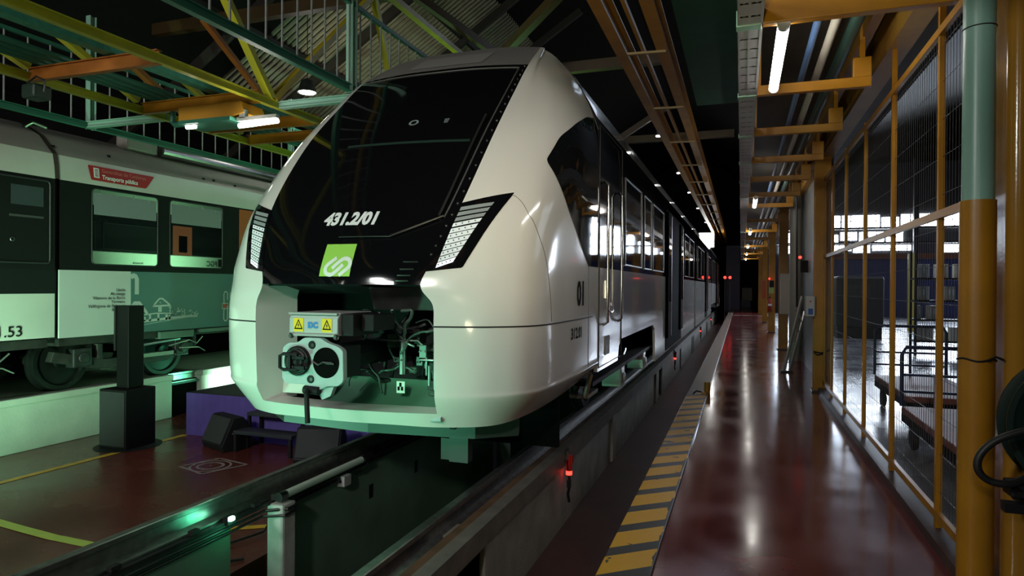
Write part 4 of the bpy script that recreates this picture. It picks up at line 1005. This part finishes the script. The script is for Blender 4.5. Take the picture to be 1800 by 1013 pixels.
M().cyl((-6.52, 6.34, 3.535), (-6.38, 6.34, 3.535), .022, 12).build('tube', tubeon, sl_); M().box(-6.54, -6.36, 6.31, 6.37, 3.555, 3.565).build('holder', alu, sl_)
hb_ = root('high_bay_lamp', (-8.6, 11.5, 5.6), 'round lit high-bay lamp between the yellow braces', 'light')
M().lathe((-8.6, 11.5, 5.6), [(0, 0), (.16, 0), (.17, .03)], 'z', 24).build('lens', whiteon, hb_); M().lathe((-8.6, 11.5, 5.6), [(.17, .03), (.2, .0), (.12, .25), (.03, .3), (0, .3)], 'z', 24).build('reflector', darksteel, hb_); M().cyl((-8.6, 11.5, 5.9), (-8.6, 11.5, 8.7), .008, 6).build('cable', rubber, hb_)
hs = root('hanging_loudspeaker', (-7.3, 5.05, 3.7), 'small dark horn speaker hanging below the rust-orange beam', 'speaker')
M().box(-7.42, -7.2, 4.95, 5.15, 3.60, 3.76).build('housing', mat('dark_green_box', (.015, .04, .03), .5), hs, bevel=.03); M().tube([(-7.42, 5.05, 3.68), (-7.45, 5.05, 3.8), (-7.32, 5.05, 3.86), (-7.18, 5.05, 3.8), (-7.2, 5.05, 3.68)], .012, 6).build('bracket', darksteel, hs)
lb = iter(('dark ochre roof beam crossing above the railing', 'dim ochre roof brace slanting by the pale roof sheets', 'rusty roof brace rising behind the train roof', 'brown roof beam crossing above the train roof', 'second brown roof beam above the train', 'slanting brown roof brace behind the crane girder'))
for p, q_, w, h in (((-11, 9.9, 6.6), (-5.6, 9.9, 6.6), .16, .22), ((-6.2, 10.6, 7.3), (-5.0, 13.6, 6.6), .12, .16), ((-2.2, 8.6, 5.7), (-4.2, 10.6, 5.35), .12, .14), ((-4.2, 11.4, 5.5), (-1.3, 11.4, 5.5), .14, .18), ((-4.2, 17.5, 5.5), (-.2, 17.5, 5.5), .14, .18), ((-2.6, 14.6, 4.9), (-1.6, 14.6, 5.5), .1, .12)):
    tag(M().bar(p, q_, w, h).build('roof_beam', mat('brown_steel', (.07, .04, .012), .5, var=.2, vs=4)), next(lb), 'beam', 'roof beams over the tracks')
# ---------------------------------------------------------------- crane girders over the trench
for x0, x1, nm, lb in ((-1.66, -1.51, 'crane_girder', 'left ochre girder running lengthwise beside the train roof'), (-1.11, -.955, 'crane_girder', 'right ochre girder running lengthwise above the trench')):
    r = root(nm, ((x0 + x1) / 2, 6, 4.8), lb, 'girder', 'lengthwise girders over the trench')
    M().ibeam(((x0 + x1) / 2, -4, 4.95), ((x0 + x1) / 2, 50, 4.95), x1 - x0, .30, .02).build('girder_beam', mat('ochre_girder', (.50, .24, .02), .42, var=.2, vs=3), r)
r = root('conductor_rail', (-1.29, 6, 4.8), 'thin ochre bar hung between the two lengthwise girders', 'rail')
M().bar((-1.285, -4, 4.83), (-1.285, 50, 4.83), .045, .06).build('bar', mat('ochre_girder', (.5, .24, .02), .42), r)
for k in range(12):
    y = 3.2 + k * 2.9; M().bar((-1.50, y, 4.785), (-.99, y + .05, 4.785), .05, .03).build('hanger', mat('hanger_ochre', (.34, .24, .10), .5), r)
for k in range(12):
    y = 8.9 + k * 3.1
lbs = ('nearest small ceiling spotlight beside the crane girder', 'second small spotlight along the train roof', 'third small spotlight along the train roof', 'fourth small spotlight along the train roof', 'fifth small spotlight, far down the train roof')
for i, y in enumerate((15.1, 20.2, 24.5, 29.5, 36)):
    r = root('ceiling_spot', (-1.80, y, 5.0), lbs[i], 'light', 'spotlights beside the crane girder')
    M().lathe((-1.80, y, 5.0), [(0, 0), (.055, 0), (.06, .02)], 'z', 14).build('lens', whiteon, r); M().cyl((-1.80, y, 5.02), (-1.80, y, 5.2), .05, 12).build('housing', darksteel, r); M().bar((-1.80, y, 5.15), (-1.6, y, 5.0), .02, .02).build('arm', darksteel, r)
fl_ = root('floodlight', (-1.7, 40, 4.3), 'glaring white floodlight at the far end of the train roof', 'light')
M().box(-2.35, -1.55, 39.9, 40.1, 3.95, 4.75).build('lens', whiteon, fl_); M().box(-2.4, -1.5, 40.1, 40.3, 3.9, 4.8).build('housing', darksteel, fl_)
tag(M().box(-1.05, -.1, 50, 50.1, -.3, 4.6).build('blue_curtain', bluepaint), 'tall blue panel at the far end of the trench', 'panel')
r = root('cabinet', (.35, 54, 0), 'pale box on a dark crate at the far end of the walkway', 'cabinet'); M().box(.05, .80, 54, 54.5, .55, 1.55).build('upper_box', greybox, r, bevel=.02); M().box(-.02, .7, 54, 54.6, 0, .55).build('lower_crate', bluepaint, r)
for i, (x, y, z) in enumerate(((-.62, 40, 2.15), (-.9, 40, 2.15))):
    r = root('signal_lamp', (x, y, z), ('red signal lamp beside the blue panel', 'red signal lamp nearer the far train end')[i], 'light'); M().lathe((x, y, z), [(0, -.08), (.08, -.06), (.08, 0), (0, .02)], 'y', 14).build('lens', redon, r); M().box(x - .02, x + .02, y, y + .04, -.76, z).build('post', darksteel, r)
# ---------------------------------------------------------------- gantry over the walkway
tray = root('cable_tray', (.04, 6, 3.3), 'perforated metal cable tray along the left edge of the walkway gantry', 'tray')
tm = mat('tray_metal', (.42, .42, .42), .4, metal=.5, var=.1, vs=6)
t_ = M()
for k in range(120):
    y = -3 + k * .2; t_.box(-.035, .115, y, y + .165, 3.302, 3.306)
for x in (-.035, .03, .10): t_.box(x, x + .015, -3, 45, 3.3, 3.306)
t_.box(-.037, -.033, -3, 45, 3.3, 3.46).box(.115, .119, -3, 45, 3.3, 3.40).box(-.03, .11, -3, 45, 3.38, 3.384)
t_.build('tray_body', tm, tray)
wv = M()
for x in (.0, .03, .075): wv.tube([(x + .004 * sin(k * 1.3), -3 + k * 1.2, 3.325) for k in range(40)], .012, 6)
wv.build('cables', mat('cable_grey', (.2, .2, .2), .5), tray)
ordn = ('nearest', 'second', 'third', 'fourth', 'fifth', 'sixth', 'seventh', 'eighth', 'ninth', 'tenth', 'eleventh', 'twelfth', 'thirteenth', 'fourteenth', 'fifteenth', 'sixteenth')
ybr = [4.55, 6.22, 7.87, 9.6, 11.3, 13.2, 14.95, 18.3, 21.6, 25, 29.6, 33, 36.2, 39, 42.7]
for i, y in enumerate(ybr):
    r = root('gantry_bracket', (.1, y, 3.3), f'{ordn[i]} yellow bracket hanging over the walkway, counted from the camera', 'bracket', 'yellow brackets over the walkway')
    if i == 0:
        M().box(.10, 1.3, y - .04, y + .04, 3.30, 3.47).build('arm', yellow, r, bevel=.006)
    else:
        M().box(.10, 1.02, y - .035, y + .035, 3.30, 3.385).box(.88, 1.02, y - .035, y + .035, 3.385, 3.55).build('arm', yellow, r, bevel=.006)
    M().box(.93, .97, y - .03, y + .03, 3.47 if i == 0 else 3.55, 3.95).build('hanger', yellow, r); M().box(.118, .15, y - .03, y + .03, 3.38, 3.95).build('hanger', yellow, r)
    M().box(-.045, .112, y - .045, y + .045, 3.292, 3.40 if i == 0 else 3.33).build('end_plate', mint, r, bevel=.004)
lampY = [5.27, 13.95, 21.4, 28.9, 35.5, 42]
ll_ = ('large lit tube lamp above the walkway, nearest the camera', 'second lit tube lamp along the walkway', 'third lit tube lamp along the walkway', 'fourth lit tube lamp along the walkway', 'fifth lit tube lamp along the walkway', 'farthest lit tube lamp along the walkway')
for i, y in enumerate([5.27, 13.9, 21.4, 28.9, 35.5, 42] + [-3.0, 2.0][:1]):
    if i < 6: r = root('tube_lamp', (.245, y, 3.3), ll_[i], 'light', 'tube lamps over the walkway')
    else: r = root('tube_lamp', (.245, y, 3.3), 'tube lamp over the walkway behind the camera', 'light', 'tube lamps over the walkway')
    M().cyl((.245, y - .70, 3.29), (.245, y + .70, 3.29), .037, 20).build('tube', tubeon, r, True, auto=40)
    M().box(.215, .275, y - .72, y + .72, 3.325, 3.36).cyl((.245, y - .74, 3.29), (.245, y - .70, 3.29), .04, 16).cyl((.245, y + .7, 3.29), (.245, y + .74, 3.29), .04, 16).build('holder', alu, r)
pr_ = root('overhead_pipe', (.66, 6, 3.6), 'cream pipe running above the walkway', 'pipe'); M().cyl((.66, -3, 3.62), (.66, 40, 3.62), .035, 12).build('pipe', cream, pr_, True, auto=40)
pr_ = root('overhead_pipe', (.53, 6, 3.6), 'blue pipe beside the cream pipe above the walkway', 'pipe'); M().cyl((.53, -3, 3.62), (.53, 40, 3.62), .028, 12).build('pipe', bluepipe, pr_, True, auto=40)
pr_ = root('overhead_pipe', (.85, 6, 3.6), 'dark green pipe nearest the fence above the walkway', 'pipe'); M().cyl((.82, -3, 3.66), (.82, 40, 3.66), .05, 12).build('pipe', mat('dark_green_pipe', (.02, .06, .045), .5), pr_, True, auto=40)
tag(M().box(1.15, 1.32, -3, 44, 3.60, 3.95).build('gantry_beam', mat('brown_ochre', (.30, .15, .02), .5, var=.2, vs=3)), 'deep ochre beam running lengthwise above the fence', 'beam')
tag(M().box(.95, 1.03, -3, 44, 3.72, 3.9).build('gantry_beam', mat('brown_ochre', (.30, .15, .02), .5)), 'narrow brown beam lengthwise beside the pipes', 'beam')
# columns
colx = 1.17
def steel_col(y, label, x=1.17, h=3.95, w=.22):
    r = root('steel_column', (x, y, 0), label, 'column', 'yellow columns beside the walkway')
    M().ibeam((x, y, 0), (x, y, h), w, .22, .016, (0, 1, 0)).build('shaft', yellow, r)
    M().box(x - w / 2 - .03, x + w / 2 + .03, y - .14, y + .14, 0, .03).build('base_plate', darksteel, r)
    return r
for y, lb in ((11.1, 'yellow steel column at the far end of the mesh fence'), (18.2, 'yellow column carrying the cream cabinet'), (24.9, 'yellow column beyond the cream cabinet'), (32, 'second last yellow column of the row'), (39.5, 'farthest yellow column of the row')):
    r = steel_col(y, lb, 1.17 if y < 12 else 1.02)
    if y < 12:
        M().tube([(1.05, 10.98, .62), (1.15, 10.97, .60), (1.30, 10.98, .66), (1.31, 11.2, .66)], .012, 6).tube([(1.06, 10.97, .60), (1.1, 10.95, .57), (1.2, 10.95, .60)], .01, 6).build('wire_tie', mattblack, r)
hc = root('steel_column', (1.45, 4.32, 0), 'big yellow steel column at the right edge, behind the round pipe', 'column')
M().box(1.25, 1.60, 3.87, 4.2, 0, 4.3).build('shaft', mat('glossy_yellow', (.36, .17, .02), .16, var=.1, vs=4, bump=.06, bs=60), hc, smooth=True, auto=60, bevel=.055, seg=8)
pc = root('round_pipe', (1.14, 3.95, 0), 'round pipe with mint upper part and yellow lower sleeve', 'pipe')
M().cyl((1.14, 3.95, 2.04), (1.14, 3.95, 5), .072, 40).build('upper_pipe', mint, pc, True, auto=40)
M().cyl((1.14, 3.95, 0), (1.14, 3.95, 2.05), .080, 40).build('lower_sleeve', yellow, pc, True, auto=40)
M().tube([(1.14 + .083 * cos(a * pi / 12), 3.95 + .083 * sin(a * pi / 12), 1.24 + .006 * sin(a)) for a in range(24)], .005, 6, closed=True).tube([(1.16, 3.86, 1.24), (1.20, 3.87, 1.26), (1.225, 3.88, 1.25), (1.24, 3.9, 1.245)], .006, 6).build('wire_tie', mattblack, pc)
M().tube([(1.14 + .0735 * cos(a * pi / 12), 3.95 + .0735 * sin(a * pi / 12), 2.93) for a in range(24)], .003, 6, closed=True).build('cable_tie', mattblack, pc)
# hose reel
hr = root('hose_reel', (1.42, 3.75, .9), 'dark green hose reel with a black hose loop on the yellow column', 'reel')
gg = mat('reel_green', (.005, .018, .013), .4)
M().lathe((1.53, 3.72, .96), [(0, 0), (.29, 0), (.31, -.012), (.335, -.01), (.335, .004), (.30, .012), (.12, .02), (.12, .10), (.30, .11), (.335, .118), (.335, .13), (0, .13)], 'y', 48).build('drum', gg, hr, True, auto=35)
V = [Vector(p) for p in ((1.45, 3.64, .99), (1.32, 3.61, .975), (1.2, 3.60, .94), (1.11, 3.6, .89), (1.055, 3.6, .82), (1.05, 3.6, .755), (1.09, 3.6, .71), (1.16, 3.6, .70), (1.24, 3.63, .725), (1.30, 3.68, .78))]
M().tube([crl(V, i / 6) for i in range(49)], .017, 12).build('hose', rubber, hr, True)
M().box(1.20, 1.36, 3.66, 3.78, .62, .69).cyl((1.24, 3.62, .69), (1.24, 3.66, .69), .025, 12).build('guide', mattblack, hr, bevel=.01)
M().box(1.27, 1.58, 3.66, 3.87, .565, .59).box(1.17, 1.28, 3.64, 3.70, .555, .60).build('bracket', mattblack, hr)
M().box(1.49, 1.57, 3.84, 3.88, .92, .99).build('axle', darksteel, hr)
# ---------------------------------------------------------------- mesh fence
fe = root('mesh_fence', (1.2, 7.6, 0), 'tall wire mesh fence with yellow frames along the walkway', 'fence')
posts = [4.0, 4.86, 6.24, 7.56, 8.87, 10.1, 10.95]
for y in posts[1:]: M().bar((1.2, y, .05), (1.2, y, 3.8 if y < 6.5 else 3.3), .035, .04).build('post', yellow, fe)
for z in (3.24, 2.07, .16): M().bar((1.19, 3.95, z), (1.19, 10.98, z), .03, .05).build('rail', yellow, fe)
for a, b_ in zip(posts, posts[1:]):
    for z0, z1 in ((.2, 2.04), (2.1, 3.22)):
        w = M(); n = int((b_ - a) / .06)
        for k in range(1, n): y = a + (b_ - a) * k / n; w.bar((1.2, y, z0), (1.2, y, z1), .0026, .0026)
        z = z0 + .1
        while z < z1: w.bar((1.203, a, z), (1.203, b_, z), .003, .003); z += .24
        w.build('wire_panel', wire, fe)
struct(M().box(1.12, 1.30, 3.6, 11.2, 0, .07).build('trim_kerb', mat('kerb_dark', (.06, .035, .03), .5, var=.3, vs=3)), 'low dark kerb under the mesh fence')
# ---------------------------------------------------------------- beyond the fence column
struct(M().box(1.26, 1.36, 11.35, 18.0, 0, 3.9).build('wall_walkway', wallgrey), 'grey panel wall between the yellow columns')
dp = root('down_pipe', (1.15, 14.5, 0), 'wide grey pipe standing against the grey panel wall', 'pipe'); M().cyl((1.125, 15.6, 0), (1.125, 15.6, 3.6), .13, 24).build('pipe', mat('pipe_pale_grey', (.30, .29, .26), .4), dp, True, auto=40); M().tube([(1.05, 14.6, 3.5), (1.06, 14.6, 3.3), (1.08, 14.6, 1.2)], .02, 8).build('black_hose', rubber, dp)
cbx = root('switch_box', (1.0, 10.95, 1.3), 'pale switch box with a blue socket on the yellow column', 'box'); M().box(.93, 1.06, 10.9, 11.15, 1.16, 1.47).build('housing', greybox, cbx, bevel=.01); M().box(.965, 1.03, 10.89, 10.9, 1.19, 1.28).build('socket', mat('socket_blue', (.02, .08, .35), .4), cbx); M().cyl((.995, 10.885, 1.39), (.995, 10.9, 1.39), .012, 10).build('button', redlens, cbx)
cb2 = root('wall_cabinet', (1.02, 17.9, 1.4), 'tall cream cabinet fixed to the second yellow column', 'cabinet'); M().box(.93, 1.165, 17.85, 18.05, .92, 1.95).build('housing', cream, cb2, bevel=.02); M().box(.945, 1.15, 17.84, 17.85, .95, 1.92).build('door', mat('cream_door', (.66, .62, .52), .35), cb2)
ld = root('ladder', (.85, 13.3, 0), 'aluminium ladder leaning on the grey panel wall', 'ladder')
for dx, tz in ((0, 1.42), (.10, 1.12)): M().bar((.77 + dx, 13.3 + dx * .6, .03), (1.12 + dx * .6, 13.9 + dx, tz), .03, .07).build('rail', alu, ld)
for k in range(5):
    f = .12 + k * .17; M().bar((.77 + .35 * f, 13.3 + .6 * f, .03 + 1.39 * f), (.87 + .31 * f, 13.36 + .64 * f, .03 + 1.1 * f), .02, .02).build('rung', alu, ld)
M().cb((.82, 13.32, .015), (.22, .1, .03)).build('foot', rubber, ld)
for i, (x, y, z, lb) in enumerate(((1.10, 14.2, 2.2, 'red indicator lamp on the grey panel wall'), (.93, 24.7, 1.9, 'red indicator lamp on the third yellow column'))):
    r = root('indicator_lamp', (x, y, z), lb, 'light', 'red indicator lamps on the walkway wall'); M().lathe((x, y, z), [(0, -.04), (.03, -.03), (.03, 0), (0, .01)], 'y', 12).build('lens', redon, r); M().box(x + .01, x + .15, y, y + .06, z - .30, z - .06).build('control_box', mattblack, r)
ex = root('fire_extinguisher', (.95, 24.6, .9), 'small fire extinguisher hung on a yellow column', 'extinguisher'); M().lathe((.95, 24.7, .75), [(0, 0), (.08, 0), (.08, .38), (.03, .46), (0, .46)], 'z', 16).build('cylinder', redpaint, ex, True); M().box(.89, 1.01, 24.62, 24.7, .95, 1.02).build('label_band', textwhite, ex); M().box(.93, .97, 24.68, 24.79, 1.2, 1.27).build('valve', mattblack, ex)
tag(M().box(.90, 1.06, 31.84, 31.89, 1.1, 1.9).build('notice_board', redpaint, bevel=.01), 'red notice board on a far yellow column', 'board')
tag(M().box(.92, 1.08, 24.74, 24.79, 1.38, 1.62).build('notice_board', mat('notice_green', (.35, .45, .12), .5)), 'yellow-green notice plate on the third column', 'board')
hkk = root('floor_hook', (-.5, 10.2, 0), 'small yellow floor bracket on the striped walkway edge', 'bracket'); M().box(-.55, -.47, 10.1, 10.3, 0, .03).cyl((-.47, 10.25, 0), (-.47, 10.25, .17), .045, 14).build('bracket_body', yellow, hkk, bevel=.005); M().tube([(-.55, 10.15, .03), (-.62, 10.1, .05), (-.66, 10.05, .01)], .012, 6).build('strap', mattblack, hkk)
tag(M().box(-.15, .42, 21.0, 21.12, .0, .014).build('floor_cover', darksteel), 'dark cover strip lying on the walkway', 'cover')
# ---------------------------------------------------------------- workshop hall behind the fence
wy = 44
n = 0
wl = M(); wl.box(1.4, 26, wy + .05, wy + .25, 0, 9); struct(wl.build('wall_hall', mat('hall_far_wall', (.02, .02, .022), .7)), 'dark far wall of the workshop hall')
rng = random.Random(9)
k = 0
for z0, z1 in ((5.25, 5.95), (4.35, 4.95), (3.72, 4.15)):
    x = 2.2
    while x < 22:
        w = rng.choice((.9, 1.3, 1.6, 2.0))
        skip = rng.random() < (.12 if z1 > 5 else .3)
        if not skip and not (z1 < 5 and 8.4 < x < 10.6):
            k += 1
            fr = M().box(x, x + w, wy, wy + .04, z0 + rng.choice((0, 0, .12)), z1 - rng.choice((0, 0, .15))).build(f'window_{k}', daylight); struct(fr)
            mb_ = M()
            for j in range(1, int(w / .45) + 1): mb_.box(x + j * .45 - .02, x + j * .45 + .02, wy - .05, wy, z0, z1)
            mb_.box(x, x + w, wy - .05, wy, (z0 + z1) / 2 - .02, (z0 + z1) / 2 + .02); mb_.build('window_bars', mattblack, fr)
        x += w + .12
for i, z in enumerate((5.1, 4.25)): tag(M().box(1.4, 26, 42.8, 43.2, z - .06, z + .04).build('crane_beam', mattblack), ('upper', 'lower')[i] + ' dark beam across the far daylight windows', 'beam')
bw = M()
for x in (4.2, 9.2, 14.2, 19.2): bw.box(x, x + .25, 42.5, 42.75, 0, 9)
struct(bw.build('trim_hall_columns', mattblack))
tag(M().box(2.6, 11, 41, 41.2, 0, 3.2).build('partition', bluepaint), 'dark blue partition along the back of the workshop hall', 'partition')
tag(M().box(2.6, 11, 40.7, 41, 3.2, 3.5).build('partition_cap', mat('rust_band', (.18, .05, .02), .5)), 'rust band along the top of the blue partition', 'beam')
# shelving with binders
shf = root('shelving_unit', (5.0, 18.3, 0), 'dark shelving unit full of pale binders beyond the fence', 'shelf')
for x in (3.95, 5.35, 6.75):
    for y in (18.0, 18.5): M().bar((x, y, 0), (x, y, 2.5), .05, .05).build('upright', mattblack, shf)
levels = (.35, .86, 1.32, 1.85)
for z in levels: M().box(3.93, 6.77, 17.98, 18.52, z - .04, z).build('shelf', mattblack, shf)
binders = []
rng = random.Random(5)
cols = [mat('binder_white', (.85, .85, .83), .5), mat('binder_grey', (.5, .49, .48), .5), mat('binder_cream', (.75, .70, .6), .5)]
protos = {}
for li, z in enumerate(levels):
    x = 4.0; nm = ('bottom', 'second', 'third', 'top')[li]
    while x < 6.68:
        w = .085
        if rng.random() < .16: x += rng.uniform(.08, .25); continue
        ci = rng.randrange(3); h = .33
        if ci not in protos:
            p = root('binder', (x, 18.03, z), f'pale upright binder on the {nm} shelf of the shelving unit', 'binder', f'binders on the {nm} shelf'); M().box(x, x + w - .008, 18.03, 18.30, z, z + h).build('cover', cols[ci], p, bevel=.006); M().box(x + .02, x + w - .03, 18.026, 18.03, z + .12, z + .26).build('spine_label', textwhite, p)
            protos[ci] = p
        else:
            p = copy_tree(protos[ci]); p.location = (x, 18.03, z); p['label'] = f'pale upright binder on the {nm} shelf of the shelving unit'; p['group'] = f'binders on the {nm} shelf'
        x += w
# trolleys
def trolley(x0, x1, y0, y1, label, h=1.05):
    r = root('platform_trolley', ((x0 + x1) / 2, (y0 + y1) / 2, 0), label, 'trolley', 'platform trolleys behind the fence')
    M().box(x0, x1, y0, y1, .33, .40).build('platform', mat('trolley_board', (.22, .07, .05), .5, var=.2, vs=5), r, bevel=.01)
    M().box(x0, x1, y0, y0 + .05, .25, .33).box(x0, x1, y1 - .05, y1, .25, .33).box(x0, x0 + .05, y0, y1, .25, .33).box(x1 - .05, x1, y0, y1, .25, .33).build('frame', mattblack, r)
    dk = mat('tube_blue', (.012, .018, .06), .35)
    M().tube([(x0, y1, .4), (x0, y1, h - .08), (x0 + .04, y1, h), (x1 - .04, y1, h), (x1, y1, h - .08), (x1, y1, .4)], .02, 10).bar((x0, y1, .72), (x1, y1, .72), .025, .025).bar((x0, y1, .55), (x1, y1, .55), .025, .025).bar(((x0 + x1) / 2, y1, .4), ((x0 + x1) / 2, y1, .72), .025, .025).build('handle', dk, r)
    for x in (x0 + .08, x1 - .08):
        for y in (y0 + .15, y1 - .15): M().cyl((x - .025, y, .10), (x + .025, y, .10), .10, 18).box(x - .03, x + .03, y - .04, y + .04, .16, .26).build('wheel', rubber, r)
    return r
trolley(1.55, 2.15, 5.7, 7.6, 'nearest platform trolley behind the fence, with a reddish board', 1.0)
trolley(1.75, 2.6, 8.3, 10.2, 'farther platform trolley behind the fence', 1.08)
mc = root('machine_cabinet', (3.5, 23.5, 0), 'bulky dark machine behind the mesh fence', 'machine')
M().box(2.85, 4.2, 23, 24.4, .35, 1.97).build('housing', mat('machine_dark', (.012, .012, .014), .5), mc, bevel=.08); M().box(2.9, 4.15, 23.05, 24.35, 0, .35).build('plinth', mattblack, mc); M().box(3.1, 3.8, 22.98, 23, 1.3, 1.7).build('panel', darksteel, mc)
yp = tag(M().box(5.9, 6.1, 28, 28.15, 0, 2.9).build('yellow_post', mat('post_yellow', (.62, .5, .1), .4)), 'slim yellow post in the workshop hall by the binders', 'post')
tag(M().bar((3.3, 12, 0), (3.3, 12, 2.6), .09, .09).build('hall_post', mattblack), 'dark post standing behind the trolleys', 'post')
